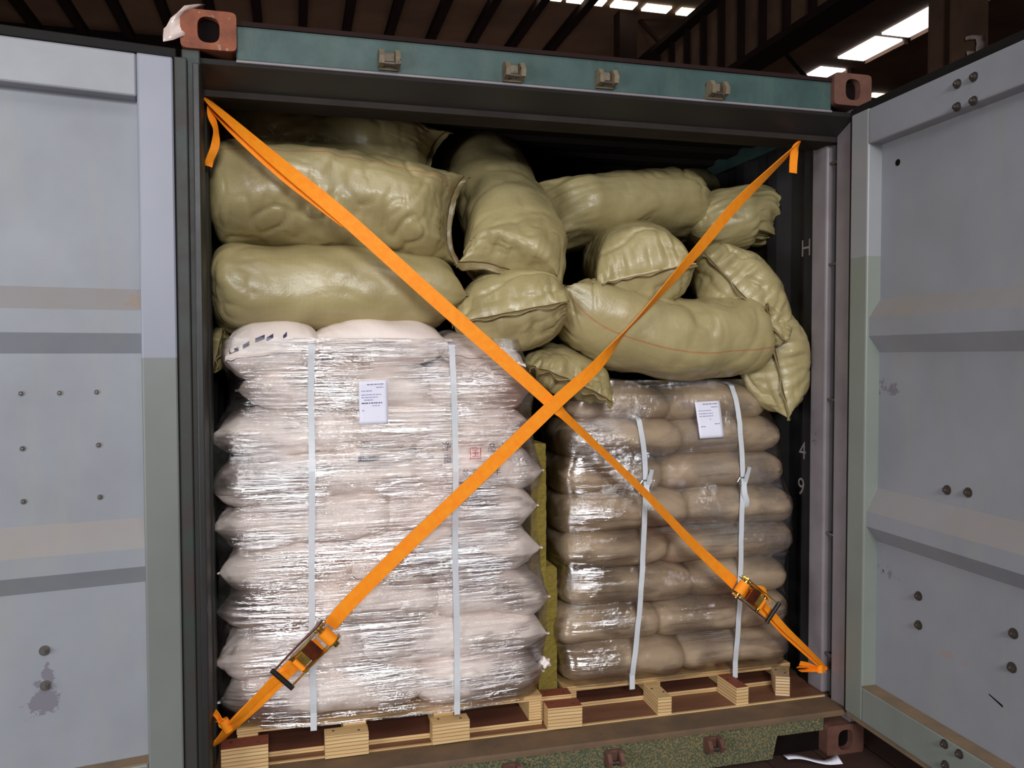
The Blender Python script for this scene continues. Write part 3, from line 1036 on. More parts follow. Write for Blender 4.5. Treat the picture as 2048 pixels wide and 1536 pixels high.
for i, (xa, xb, hh, lab, yy) in enumerate(((-1.125, -.80, .112, 'white sack with dark print, topmost left pillow of the left stack', .17),
                                       (-.85, -.36, .100, 'white sack in the middle of the top layer of the left stack', .185),
                                       (-.38, -.075, .070, 'white sack at the right end of the top layer of the left stack', .2))):
    cx = (xa + xb) / 2
    if i == 1:
        ln = [(xa, yy + .25, tz + .075), (cx, yy + .25, tz + .085), (xb, yy + .25, tz + .07)]; wd = (0, 1, 0); ww = .25
    else:
        ln = [(cx, yy, tz + .02 + .02 * (i == 0)), (cx, yy + .2, tz + .055), (cx, yy + .55, tz + .06)]; wd = (1, 0, .12 if i == 0 else -.15); ww = (xb - xa) / 2
    o = sack('sack', ln, wd, ww, hh, M['white_sack'], M['white_sack'], lab, 'sack', 'white sacks of the left stack', dome=(.42, .35), n=2.3,
             lump=.012, crease=.007, gather=.008, ear=.02, seed=140 + i, nu=64, nv=80, hem=.012)
    left_sacks.append(o)
# knotted corner sticking out at the right of the second layer
kb = P(1091, 1325, .25)
m = MB()
bm = bmesh.new(); bmesh.ops.create_icosphere(bm, subdivisions=3, radius=.02)
for v in bm.verts:
    q = v.co.copy(); r = 1 + .35 * math.sin(q.x * 260) * math.sin(q.z * 210 + 1)
    v.co = q * r
m.bm(bm, Matrix.Translation(kb))
m.build('knotted_corner', M['white_sack'], left_sacks[3], smooth=True)

# ------------------------------------------------------------------ tan sacks, right stack
right_sacks = []
rh = .147
rl = [.10, .085, .09, .10, .085, .10, .12]
rr_ = [1.115, 1.13, 1.10, 1.145, 1.13, 1.115, 1.09]
rs = [.62, .50, .66, .54, .64, .52, .62]
for k in range(7):
    zc = RZ + rh * (k + .5)
    fy = .285 + rnd.uniform(-.012, .012) + .012 * max(0, k - 4)
    for side in (0, 1):
        xa, xb = (rl[k], rs[k] + .02) if side == 0 else (rs[k] - .02, rr_[k])
        ln = [(xa, fy + .28, zc + rnd.uniform(-.01, .01)), ((xa + xb) / 2, fy + .262, zc + .006), (xb, fy + .275, zc + rnd.uniform(-.012, .012))]
        o = sack('sack', ln, (0, 1, 0), .265, .090, M['tan_sack'], M['tan_sack'],
                 'tan woven sack under film in the %s layer of the right stack, %s end' % (ORD[k], ('left-hand', 'right-hand')[side]),
                 'sack', 'tan sacks of the right stack', ends=('round', 'round'), dome=(.26, .26), n=2.4, lump=.010, crease=.006, gather=.007,
                 seed=200 + k * 2 + side, nu=56, nv=72, hem=0)
        right_sacks.append(o)
tz = RZ + rh * 7
for i, (xa, xb, hh) in enumerate(((.14, .62, .088), (.55, 1.05, .092))):
    cx = (xa + xb) / 2
    ln = [(xa, .33 + .25, tz + .045), (cx, .33 + .25, tz + .075), (xb, .33 + .25, tz + .04)]
    o = sack('sack', ln, (0, 1, 0), .25, hh, M['tan_sack'], M['tan_sack'],
             ('tan sack at the left of the domed top layer of the right stack', 'tan sack at the right of the domed top layer, beside the paper sheet')[i],
             'sack', 'tan sacks of the right stack', ends=('round', 'round'), dome=(.4, .4), n=2.2, seed=240 + i, nu=64, nv=80, hem=0)
    right_sacks.append(o)


# ------------------------------------------------------------------ stretch film shells
def wrap(name, label, objs, x0, x1, y0, y1, z0, z1, mat, off, hit=40, vit=3, seed=0, loose=.0015):
    R = .10
    per = []
    cx0, cx1, cy0, cy1 = x0 + R, x1 - R, y0 + R, y1 - R
    def seg(a, b, nrm, n):
        for i in range(n):
            t_ = i / n
            per.append((a[0] + (b[0] - a[0]) * t_, a[1] + (b[1] - a[1]) * t_, nrm[0], nrm[1]))
    def arc(c, a0, a1, n):
        for i in range(n):
            an = math.radians(a0 + (a1 - a0) * i / n)
            per.append((c[0] + R * math.cos(an), c[1] + R * math.sin(an), math.cos(an), math.sin(an)))
    seg((cx0, y0), (cx1, y0), (0, -1), 150)
    arc((cx1, cy0), -90, 0, 22)
    seg((x1, cy0), (x1, cy1), (1, 0), 40)
    arc((cx1, cy1), 0, 90, 8)
    seg((cx1, y1), (cx0, y1), (0, 1), 24)
    arc((cx0, cy1), 90, 180, 8)
    seg((x0, cy1), (x0, cy0), (-1, 0), 40)
    arc((cx0, cy0), 180, 270, 22)
    per = per[232:] + per[:232]                            # the film's end lies at the back
    n = len(per)
    zs = np.linspace(z0, z1, 170)
    # taut film: at every height the convex outline of the sacks, seen from the middle of the stack
    AV = np.concatenate([world_verts(o_) for o_ in objs])
    ctr = np.array([(x0 + x1) / 2, (y0 + y1) / 2])
    pa = np.array(per)
    ang = np.arctan2(pa[:, 1] - ctr[1], pa[:, 0] - ctr[0])

    def hull(pt):
        pt = pt[np.lexsort((pt[:, 1], pt[:, 0]))].tolist()
        def half(seq):
            h_ = []
            for q_ in seq:
                while len(h_) > 1 and (h_[-1][0] - h_[-2][0]) * (q_[1] - h_[-2][1]) - (h_[-1][1] - h_[-2][1]) * (q_[0] - h_[-2][0]) <= 0: h_.pop()
                h_.append(q_)
            return h_
        lo_, up_ = half(pt), half(pt[::-1])
        return np.array(lo_[:-1] + up_[:-1])
    D = np.full((len(zs), n), np.nan)
    for i, z in enumerate(zs):
        sl = AV[np.abs(AV[:, 2] - z) < .010][:, :2]
        if len(sl) < 30: continue
        hp = hull(sl)
        nx2 = np.roll(hp, -1, 0)
        t_ = np.linspace(0, 1, 60, endpoint=False)[None, :, None]
        dn = (hp[:, None] * (1 - t_) + nx2[:, None] * t_).reshape(-1, 2) - ctr
        aa = np.arctan2(dn[:, 1], dn[:, 0]); rr = np.linalg.norm(dn, axis=1)
        od = np.argsort(aa)
        D[i] = np.interp(ang, aa[od], rr[od], period=2 * np.pi)
    for i in range(1, len(zs)):
        if np.isnan(D[i]).any(): D[i] = D[i - 1]
    for i in range(len(zs) - 2, -1, -1):
        if np.isnan(D[i]).any(): D[i] = D[i + 1]
    for _ in range(vit):
        for k_ in (1, 3, 5):
            Up = np.vstack([D[:1]] * k_ + [D[:-k_]]); Dn = np.vstack([D[k_:]] + [D[-1:]] * k_)
            D = np.maximum(D, (Up + Dn) / 2 - .0006)
    D = (np.vstack([D[:1], D[:-1]]) + D + np.vstack([D[1:], D[-1:]])) / 3
    RX, RY = np.cos(ang) * D, np.sin(ang) * D             # film rounds the corners
    for _ in range(14):
        RX = (np.roll(RX, 1, 1) + 2 * RX + np.roll(RX, -1, 1)) / 4; RY = (np.roll(RY, 1, 1) + 2 * RY + np.roll(RY, -1, 1)) / 4
    per_ = np.array(per)
    arc_len = np.concatenate([[0], np.cumsum(np.linalg.norm(np.diff(per_[:, :2], axis=0), axis=1))])
    verts = []
    q = np.stack(np.meshgrid(arc_len * 3.0, zs * 26, indexing='xy'), -1).reshape(-1, 2)
    wob = perlin(np.concatenate([q, np.full((len(q), 1), seed + .3)], 1), seed).reshape(len(zs), n) * loose
    for i, z in enumerate(zs):
        k_ = 1 + (off + wob[i]) / np.hypot(RX[i], RY[i])
        verts.append(np.stack([ctr[0] + RX[i] * k_, ctr[1] + RY[i] * k_, np.full(n, z)], 1))
    verts = np.concatenate(verts)
    faces = [(i * n + j, i * n + (j + 1) % n, (i + 1) * n + (j + 1) % n, (i + 1) * n + j) for i in range(len(zs) - 1) for j in range(n)]
    uv = np.stack([np.tile(arc_len, len(zs)), np.repeat(zs, n)], 1)
    o = mesh_obj(name, verts, faces, mat, smooth=True, origin=((x0 + x1) / 2, (y0 + y1) / 2, z0), uvs=uv)
    tag(o, label, 'stretch film')
    return o


film_l = wrap('stretch_film', 'clear streaked stretch film wound tightly round the white sack stack', left_sacks, -1.14, -.02, .19, .74, LZ - .012, 1.60, M['film_left'], .006, 60, 4, 1)
film_r = wrap('stretch_film', 'clear crinkled stretch film wound round the tan sack stack', right_sacks, .09, 1.13, .29, .84, RZ - .004, 1.44, M['film_right'], .005, 30, 2, 2)
BV_L, BV_R = bvh_of([film_l] + left_sacks), bvh_of([film_r] + right_sacks)
BV_LS = bvh_of(left_sacks)


def hit(bv, u, v, off=.005, y_default=.2):
    d = Vector(_r * ((u - 1024) / FPX) - _u * ((v - 768) / FPX) + _f).normalized()
    h = bv.ray_cast(Vector(CAM), d, 10)
    p = np.array(h[0]) if h[0] is not None else P(u, v, y_default)
    return p + np.array([0, -off, 0])


# ------------------------------------------------------------------ ribbons
def ribbon(name, pts, wdirs, widths, mat, parent=None, th=.0022, n=60, origin=None, nc=4):
    pts = np.array(pts, float)
    t = np.linspace(0, 1, n)
    Cc = catmull(pts, t)
    wd = catmull(np.array(wdirs, float), t); wd /= np.linalg.norm(wd, axis=1)[:, None]
    ww = np.interp(t * (len(pts) - 1), np.arange(len(pts)), widths) if not np.isscalar(widths) else np.full(n, widths)
    T = np.gradient(Cc, axis=0); T /= np.linalg.norm(T, axis=1)[:, None]
    wd = wd - (wd * T).sum(1)[:, None] * T; wd /= np.linalg.norm(wd, axis=1)[:, None]
    Nn_ = np.cross(T, wd)
    L = np.concatenate([[0], np.cumsum(np.linalg.norm(np.diff(Cc, axis=0), axis=1))])
    vs, uv = [], []
    sec = [(-.5 + k_ / nc, .5) for k_ in range(nc + 1)] + [(.5 - k_ / nc, -.5) for k_ in range(nc + 1)]
    for i in range(n):
        for a_, b_ in sec:
            vs.append(Cc[i] + wd[i] * ww[i] * a_ + Nn_[i] * th * b_)
            uv.append((a_ * ww[i], L[i]))
    S_ = len(sec)
    fs = [(i * S_ + j, i * S_ + (j + 1) % S_, (i + 1) * S_ + (j + 1) % S_, (i + 1) * S_ + j) for i in range(n - 1) for j in range(S_)]
    fs += [tuple(range(S_)), tuple(range((n - 1) * S_, n * S_))]
    return mesh_obj(name, vs, fs, mat, parent, smooth=False, origin=origin, uvs=uv)


def strapping(label, pix, bv, ydef, zlow):
    us = np.array(pix, float)
    t = np.linspace(0, 1, 34)
    pu = catmull(np.c_[us, np.zeros(len(us))], t)
    pts = np.array([hit(bv, a[0], a[1], .004, ydef) for a in pu])
    y = pts[:, 1].copy()
    for _ in range(8):                                   # a taut strap spans the hollows
        y[1:-1] = np.minimum(y[1:-1], (y[:-2] + y[2:]) / 2 + .0008)
    pts[:, 1] = y
    o = empty('strapping_band', pts[-1]); tag(o, label, 'strap', 'white strapping bands')
    b = ribbon('band', pts, [(1, 0, 0)] * len(pts), .021, M['strapping'], o, .0016, 70, nc=2)
    p0 = pts[-1]
    MB().box((p0[0] - .0105, p0[1], zlow), (p0[0] + .0105, p0[1] + .004, p0[2] + .01)).build('band_end', M['strapping'], o)
    # over the top of the stack
    q = pts[0]
    ribbon('band_top', [q, q + np.array([0, .02, .008]), q + np.array([0, .08, .016]), q + np.array([0, .2, .012])], [(1, 0, 0)] * 4, .021, M['strapping'], o, .0016, 20, nc=2)
    return o, pts


strapping('white strapping band down the left side of the white sack stack', [(623, 690), (622, 800), (624, 950), (623, 1150), (625, 1300), (627, 1425)], BV_L, .19, LZ - .022)
strapping('white strapping band down the right side of the white sack stack', [(903, 690), (908, 800), (911, 950), (910, 1100), (913, 1250), (914, 1402)], BV_L, .19, LZ - .022)
s3, p3 = strapping('white strapping band with wire buckle down the left of the tan sack stack', [(1277, 840), (1287, 900), (1290, 968), (1287, 1060), (1281, 1180), (1273, 1270), (1264, 1350)], BV_R, .3, RZ - .022)
s4, p4 = strapping('white strapping band with wire buckle down the right of the tan sack stack', [(1462, 772), (1472, 805), (1479, 860), (1484, 960), (1481, 1080), (1478, 1200), (1470, 1322)], BV_R, .3, RZ - .022)


def buckle(par, u, v, flip):
    c = hit(BV_R, u, v, .014, .3)
    w, h, r = .017, .017, .0024
    m = MB()
    cs = [c + np.array([sx * w, 0, sz * h]) for sx, sz in ((-1, -1), (1, -1), (1, 1), (-1, 1))]
    for i in range(4):
        m.cyl(cs[i], cs[(i + 1) % 4], r, 8)
    m.cyl(cs[0] * .5 + cs[3] * .5 + np.array([-.012, 0, 0]), cs[3], r, 8)
    m.build('wire_buckle', M['wire'], par)
    up = [c + np.array([.004 * flip, -.002, -.008]), c + np.array([.010 * flip, -.012, .03]), c + np.array([.018, -.014, .06])]
    dn = [c + np.array([0, -.001, .01]), c + np.array([-.004, -.012, -.04]), c + np.array([.006, -.012, -.075]), c + np.array([.012, -.004, -.105])]
    ribbon('band_tail', up, [(1, 0, 0), (1, .2, 0), (1, .4, 0)], .02, M['strapping'], par, .0016, 16, nc=2)
    ribbon('band_tail', dn, [(1, 0, 0), (1, -.2, 0), (1, -.1, 0), (1, .2, 0)], .022, M['strapping'], par, .0016, 20, nc=2)


buckle(s3, 1290, 968, 1)
buckle(s4, 1484, 962, 1)


# ------------------------------------------------------------------ paper sheets with print
def sheet(label, quad, bv, lines, ydef):
    """quad: px corners tl, tr, br, bl"""
    tl, tr, br, bl = (np.array(q, float) for q in quad)
    nx_, ny_ = 8, 12
    g_ = []
    for i in range(ny_ + 1):
        for j in range(nx_ + 1):
            a, b = j / nx_, i / ny_
            q = (tl * (1 - a) + tr * a) * (1 - b) + (bl * (1 - a) + br * a) * b
            g_.append(hit(bv, q[0], q[1], .004, ydef))
    g_ = np.array(g_).reshape(ny_ + 1, nx_ + 1, 3)
    for _ in range(6):
        g_[1:-1, :, 1] = np.minimum(g_[1:-1, :, 1], (g_[:-2, :, 1] + g_[2:, :, 1]) / 2)
        g_[:, 1:-1, 1] = np.minimum(g_[:, 1:-1, 1], (g_[:, :-2, 1] + g_[:, 2:, 1]) / 2)
    vs = g_.reshape(-1, 3)
    fs = [(i * (nx_ + 1) + j, i * (nx_ + 1) + j + 1, (i + 1) * (nx_ + 1) + j + 1, (i + 1) * (nx_ + 1) + j) for i in range(ny_) for j in range(nx_)]
    o = mesh_obj('paper_sheet', vs, fs, M['white_paper'], smooth=True, origin=vs.mean(0))
    md_ = o.modifiers.new('thick', 'SOLIDIFY'); md_.thickness = .0006
    tag(o, label, 'paper', 'paper sheets on the sack stacks')

    def S_(a, b):
        x, y = a * nx_, b * ny_
        j, i = min(int(x), nx_ - 1), min(int(y), ny_ - 1); fx, fy = x - j, y - i
        p = (g_[i, j] * (1 - fx) + g_[i, j + 1] * fx) * (1 - fy) + (g_[i + 1, j] * (1 - fx) + g_[i + 1, j + 1] * fx) * fy
        return p + np.array([0, -.0012, 0])
    r_ = random.Random(5)
    for (a0, a1, b, h, dark) in lines:
        m = MB()
        a = a0
        while a < a1:
            w = r_.uniform(.05, .12)
            w = min(w, a1 - a)
            m.add([S_(a, b), S_(a + w, b), S_(a + w, b + h), S_(a, b + h)], [(0, 1, 2, 3)])
            a += w + r_.uniform(.012, .03)
        po = m.build('printed_line', M['print_dark' if dark else 'print'], o); po['kind'] = 'stuff'
    return o


sheet('white paper sheet with blue-grey print in the middle of the white sack stack', ((717, 763), (775, 760), (776, 847), (719, 849)), BV_L,
      [(.28, .85, .07, .025, 0), (.60, .85, .145, .018, 0), (.08, .45, .22, .018, 0), (.08, .78, .31, .016, 0), (.08, .65, .37, .016, 0), (.18, .5, .43, .02, 0),
       (.08, .80, .50, .022, 1), (.45, .72, .565, .016, 0), (.10, .17, .67, .02, 0)], .18)
sheet('white paper sheet with grey print on the top of the tan sack stack', ((1388, 804), (1438, 801), (1447, 874), (1399, 877)), BV_R,
      [(.30, .88, .06, .03, 0), (.62, .88, .15, .022, 0), (.10, .60, .24, .018, 0), (.10, .66, .32, .02, 0), (.10, .66, .39, .02, 0), (.5, .56, .48, .02, 0),
       (.68, .88, .61, .025, 0), (.10, .30, .67, .022, 0)], .3)


# ------------------------------------------------------------------ print on the white sacks
def bag_print(body, u, v, size, mat, par, rot=0.0):
    base = hit(BV_L, u, v, 0, .2)
    c_, s_ = math.cos(rot), math.sin(rot)

    def proj(q):
        h = BV_L.ray_cast(Vector((q[0], -.3, q[2])), Vector((0, 1, 0)), 2)
        y = h[0].y if h[0] is not None else base[1]
        return np.array([q[0], y + .0025, q[2]])
    return text_mesh('printed_character', body, size, base, (c_, 0, s_), (-s_, 0, c_), mat, par, proj=proj)


for body, u, v, sz, mt, k in (('国', 938, 918, .050, 'print_red', 9), ('品', 976, 902, .032, 'print_dark', 9), ('名', 979, 926, .032, 'print_dark', 9),
                              ('期', 944, 952, .030, 'print_dark', 9), ('二', 966, 951, .030, 'print_dark', 9), ('年', 986, 949, .030, 'print_dark', 9),
                              ('效', 924, 953, .030, 'print_dark', 9), ('净', 884, 900, .036, 'print_dark', 9), ('重', 886, 926, .036, 'print_dark', 9),
                              ('2', 1003, 898, .032, 'print_dark', 9), ('5', 1006, 918, .032, 'print_dark', 9)):
    bag_print(body, u, v, sz, M[mt], left_sacks[k])
for u, v, w in ((468, 694, .05), (492, 683, .035), (520, 670, .05), (540, 668, .035), (570, 664, .02)):
    a_ = [hit(BV_LS, u + du, v + dv, .0015, .2) for du, dv in ((-w * 190, 7), (w * 190, -1), (w * 190, 8), (-w * 190, 15))]
    MB().add(a_, [(0, 1, 2, 3)]).build('printed_mark', M['print_dark'], left_sacks[16])
a_ = [hit(BV_L, u, v, -.0025, .2) for u, v in ((716, 914), (757, 911), (757, 921), (716, 924))]
MB().add(a_, [(0, 1, 2, 3)]).build('printed_mark', M['print_dark'], left_sacks[11])

# ------------------------------------------------------------------ olive sacks piled on top
OG = 'olive woven sacks piled above the two stacks'


def olive(label, line, wdir, Wd, Ht, mat='olive', **kw):
    kw.setdefault('lump', .016); kw.setdefault('crease', .010); kw.setdefault('gather', .014); kw.setdefault('stitch', M['hem_thread'])
    return sack('woven_sack', line, wdir, Wd, Ht, M[mat], M['olive_dark'], label, 'sack', OG, **kw)


olive('olive sack lying lowest on the left, straight on the white sack stack', [P(420, 580, .45), P(560, 580, .46), P(760, 584, .47), P(900, 598, .48)], (0, 1, 0), .27, .158,
      ends=('round', 'seam'), dome=(.16, .22), seed=31, nu=110, nv=130, n=2.5, ear=.02, pinch=.18, lump=.014, crease=.008)
olive('large olive sack lying second from the bottom at the left wall', [P(424, 405, .47), P(560, 402, .46), P(760, 425, .46), P(902, 440, .42)], (0, .15, 1), .182, .27, 'olive_red',
      ends=('round', 'seam'), dome=(.15, .22), seed=32, nu=120, nv=140, n=2.5, ear=.05, pinch=.03, crease=.014)
olive('olive sack lying topmost at the left, in the shade under the roof', [P(430, 292, .80), P(580, 290, .78), P(740, 300, .76), P(862, 325, .66)], (0, .1, 1), .145, .25,
      ends=('round', 'seam'), dome=(.18, .3), seed=33, nu=100, nv=120, ear=.05, crease=.016)
olive('long olive sack sloping to the front, its sewn end hanging at the centre', [P(925, 270, 1.25), P(975, 360, .85), P(1022, 452, .50), P(1030, 520, .34), P(1022, 548, .29)], (1, 0, -.12), .192, .165,
      ends=('round', 'seam'), dome=(.2, .20), seed=34, nu=120, nv=120, n=2.2, ear=.055, pinch=-.04, gather=.018, hem=.03)
olive('short olive sack with a sewn seam facing out, below the long sloping sack', [P(1021, 628, .16), P(1022, 618, .40), P(1022, 612, .85)], (1, 0, .22), .222, .158,
      ends=('seam', 'round'), dome=(.42, .2), seed=35, nu=110, nv=130, n=2.1, ear=.03, pinch=.05, gather=.02, stitch=M['hem_thread'])
olive('olive sack lying crosswise at the back with a crumpled left end', [P(1078, 436, .70), P(1200, 424, .74), P(1300, 417, .76), P(1392, 420, .80)], (0, .3, 1), .142, .24,
      ends=('seam', 'seam'), dome=(.22, .25), seed=36, nu=100, nv=120, ear=.05, pinch=-.05, gather=.022)
olive('round olive sack end with a pale sewn seam, right of centre', [P(1296, 548, .20), P(1276, 535, .42), P(1235, 505, .90)], (1, 0, .26), .188, .174,
      ends=('seam', 'round'), dome=(.34, .2), seed=37, nu=110, nv=120, n=2.1, ear=.03, pinch=.04, gather=.018, stitch=M['thread'])
olive('long bent olive sack with a red line lying on the tan sack stack', [P(1122, 595, .44), P(1200, 642, .41), P(1330, 676, .39), P(1420, 674, .40), P(1490, 666, .43)], (0, 1, .05), .235, .168, 'olive_red2',
      ends=('seam', 'round'), dome=(.30, .16), seed=38, nu=120, nv=140, n=2.4, ear=.04, pinch=.0, crease=.012)
olive('olive sack tied with red cord at the right wall, below the strap tail', [P(1372, 468, .78), P(1445, 444, .74), P(1505, 438, .70), P(1552, 462, .66)], (0, 1, 0), .22, .148,
      ends=('round', 'tie'), dome=(.3, .5), seed=39, nu=100, nv=120, gather=.018)
olive('olive sack with a crumpled folded top leaning at the right wall', [P(1488, 596, .26), P(1480, 592, .45), P(1465, 580, .9)], (.72, 0, -.69), .245, .162,
      ends=('seam', 'round'), dome=(.40, .2), seed=40, nu=110, nv=130, n=2.1, ear=.05, pinch=.03, gather=.024, crease=.014, stitch=M['hem_thread'])
olive('lowest olive sack at the right wall with a pointed corner hanging down', [P(1553, 722, .24), P(1545, 715, .42), P(1535, 700, .85)], (.22, 0, -.97), .222, .150,
      ends=('seam', 'round'), dome=(.40, .2), seed=41, nu=110, nv=130, n=2.1, ear=.075, pinch=-.06, gather=.02, stitch=M['hem_thread'])
olive('crumpled flat olive sack end in the gap where the straps cross', [P(1140, 765, .22), P(1135, 745, .36), P(1120, 715, .7)], (.93, 0, -.36), .175, .085,
      ends=('seam', 'round'), dome=(.7, .2), seed=42, nu=90, nv=110, n=2.0, ear=.05, gather=.03, crease=.026, lump=.03, hem=.035, stitch=M['hem_thread'])
olive('olive sack deep in the shade behind the crosswise sack', [P(1250, 400, 1.3), P(1340, 395, 1.3), P(1440, 400, 1.3)], (0, 1, 0), .22, .14,
      ends=('seam', 'seam'), dome=(.3, .3), seed=43, nu=60, nv=80)
olive('narrow olive sack end squeezed between the white sack stack and the left wall', [P(440, 700, .42), P(436, 692, .60), P(436, 690, 1.0)], (.25, 0, 1), .085, .05,
      ends=('seam', 'round'), dome=(.4, .2), seed=44, nu=60, nv=80, ear=.03)

# ------------------------------------------------------------------ stone wool boards between the stacks
def wool(label, u0, u1, v0, v1, y, depth, seed):
    a, b = P(u0, v1, y), P(u1, v0, y)
    z0, z1 = a[2], b[2]
    nx_, nz_ = 5, 40
    rng = np.random.RandomState(seed)
    vs, fs = [], []
    lean = rng.uniform(-.004, .004)
    for k_, yy in enumerate((y, y + depth)):
        for i in range(nz_ + 1):
            z = z0 + (z1 - z0) * i / nz_
            jl, jr = rng.normal(0, .0009, 2)
            for j in range(nx_ + 1):
                x = a[0] + jl + (b[0] + jr - a[0] - jl) * j / nx_ + lean * math.sin(i * .2)
                vs.append((x, yy + rng.normal(0, .0012), z + (rng.normal(0, .003) if i in (0, nz_) else 0)))
    n_ = (nx_ + 1) * (nz_ + 1)
    for i in range(nz_):
        for j in range(nx_):
            q = i * (nx_ + 1) + j
            fs.append((q, q + 1, q + nx_ + 2, q + nx_ + 1)); fs.append((n_ + q, n_ + q + nx_ + 1, n_ + q + nx_ + 2, n_ + q + 1))
        for j in (0, nx_):
            q = i * (nx_ + 1) + j
            fs.append((q, q + nx_ + 1, n_ + q + nx_ + 1, n_ + q))
    for i in (0, nz_):
        for j in range(nx_):
            q = i * (nx_ + 1) + j
            fs.append((q, q + 1, n_ + q + 1, n_ + q))
    o = mesh_obj('stone_wool_board', vs, fs, M['rockwool'], origin=((a[0] + b[0]) / 2, y, z0))
    tag(o, label, 'insulation board', 'stone wool boards between the stacks')
    return o


wool('yellow stone wool board at the bottom of the gap, reaching the pallets', 1078, 1114, 1132, 1392, .36, .5, 1)
wool('yellow stone wool board in the middle of the gap between the stacks', 1062, 1092, 888, 1178, .30, .5, 2)
wool('yellow stone wool board highest in the gap, below the crossing straps', 1042, 1062, 806, 1000, .40, .5, 3)

# ------------------------------------------------------------------ chock blocks nailed in front of the pallets
CG = 'plywood chock blocks nailed in front of the pallets'


def chock(label, x0, x1, y0, y1, z0, z1, mat, rot=0.0):
    c = ((x0 + x1) / 2, (y0 + y1) / 2, z0)
    Mx = Matrix.Translation(c) @ Matrix.Rotation(rot, 4, 'Z') @ Matrix.Translation((-c[0], -c[1], -c[2]))
    o = MB().box((x0, y0, z0), (x1, y1, z1), Mx, .0015).build('chock_block', M[mat], origin=c)
    tag(o, label, 'wood block', CG)
    for dx, dy in ((-.3, .1), (.28, -.15)):
        q = Mx @ Vector((c[0] + dx * (x1 - x0), c[1] + dy * (y1 - y0), z1))
        MB().cyl((q.x, q.y, z1 - .002), (q.x, q.y, z1 + .0012), .0045, 10).build('nail_head', M['bolt_dark'], o)
    return o


a0, a1 = P(441, 1505, .13), P(536, 1490, .13)
chock('red-faced plywood block at the bottom left corner, nearest the left post', a0[0], a1[0], .128, .205, FZ, FZ + .082, 'ply_red', .03)
chock('pale birch plywood block in front of the white stack, second from the left', -.810, -.662, .143, .206, FZ, FZ + .078, 'ply_birch', .01)
chock('pale birch plywood block in front of the white stack, third from the left', -.440, -.305, .150, .206, FZ, FZ + .076, 'ply_birch', .03)
chock('red-faced plywood block in the gap between the two pallets', -.010, .122, .152, .225, FZ, FZ + .080, 'ply_red', -.04)
chock('flat red plywood block standing behind the one in the gap between the pallets', -.012, .108, .232, .296, FZ, FZ + .092, 'ply_red', -.03)
chock('birch plywood block lying lengthwise in front of the tan stack, left one', .432, .488, .160, .309, FZ, FZ + .068, 'ply_birch', -.03)
chock('red-faced plywood block lying lengthwise in front of the tan stack, middle one', .762, .816, .166, .309, FZ, FZ + .070, 'ply_red', .05)
chock('greyish plywood block beside the right post, farthest right', .990, 1.046, .195, .320, FZ, FZ + .078, 'ply_grey', -.42)


# ------------------------------------------------------------------ orange lashing straps
def strap_dir(p, q):
    d = np.array(q) - np.array(p); return d / np.linalg.norm(d)


def web(par, spec, name='webbing', width=.05, n=110):
    """spec: (u, v, y, twist in degrees)"""
    pts = [P(u, v, y) for u, v, y, t in spec]
    wds = []
    for i, (u, v, y, t) in enumerate(spec):
        a, b = pts[max(i - 1, 0)], pts[min(i + 1, len(pts) - 1)]
        T = strap_dir(a, b)
        side = np.cross(T, np.array([0, -1., 0])); side /= np.linalg.norm(side)
        out = np.cross(side, T)
        r = math.radians(t)
        wds.append(math.cos(r) * side + math.sin(r) * out)
    return ribbon(name, pts, wds, width, M['webbing'], par, .0026, n)


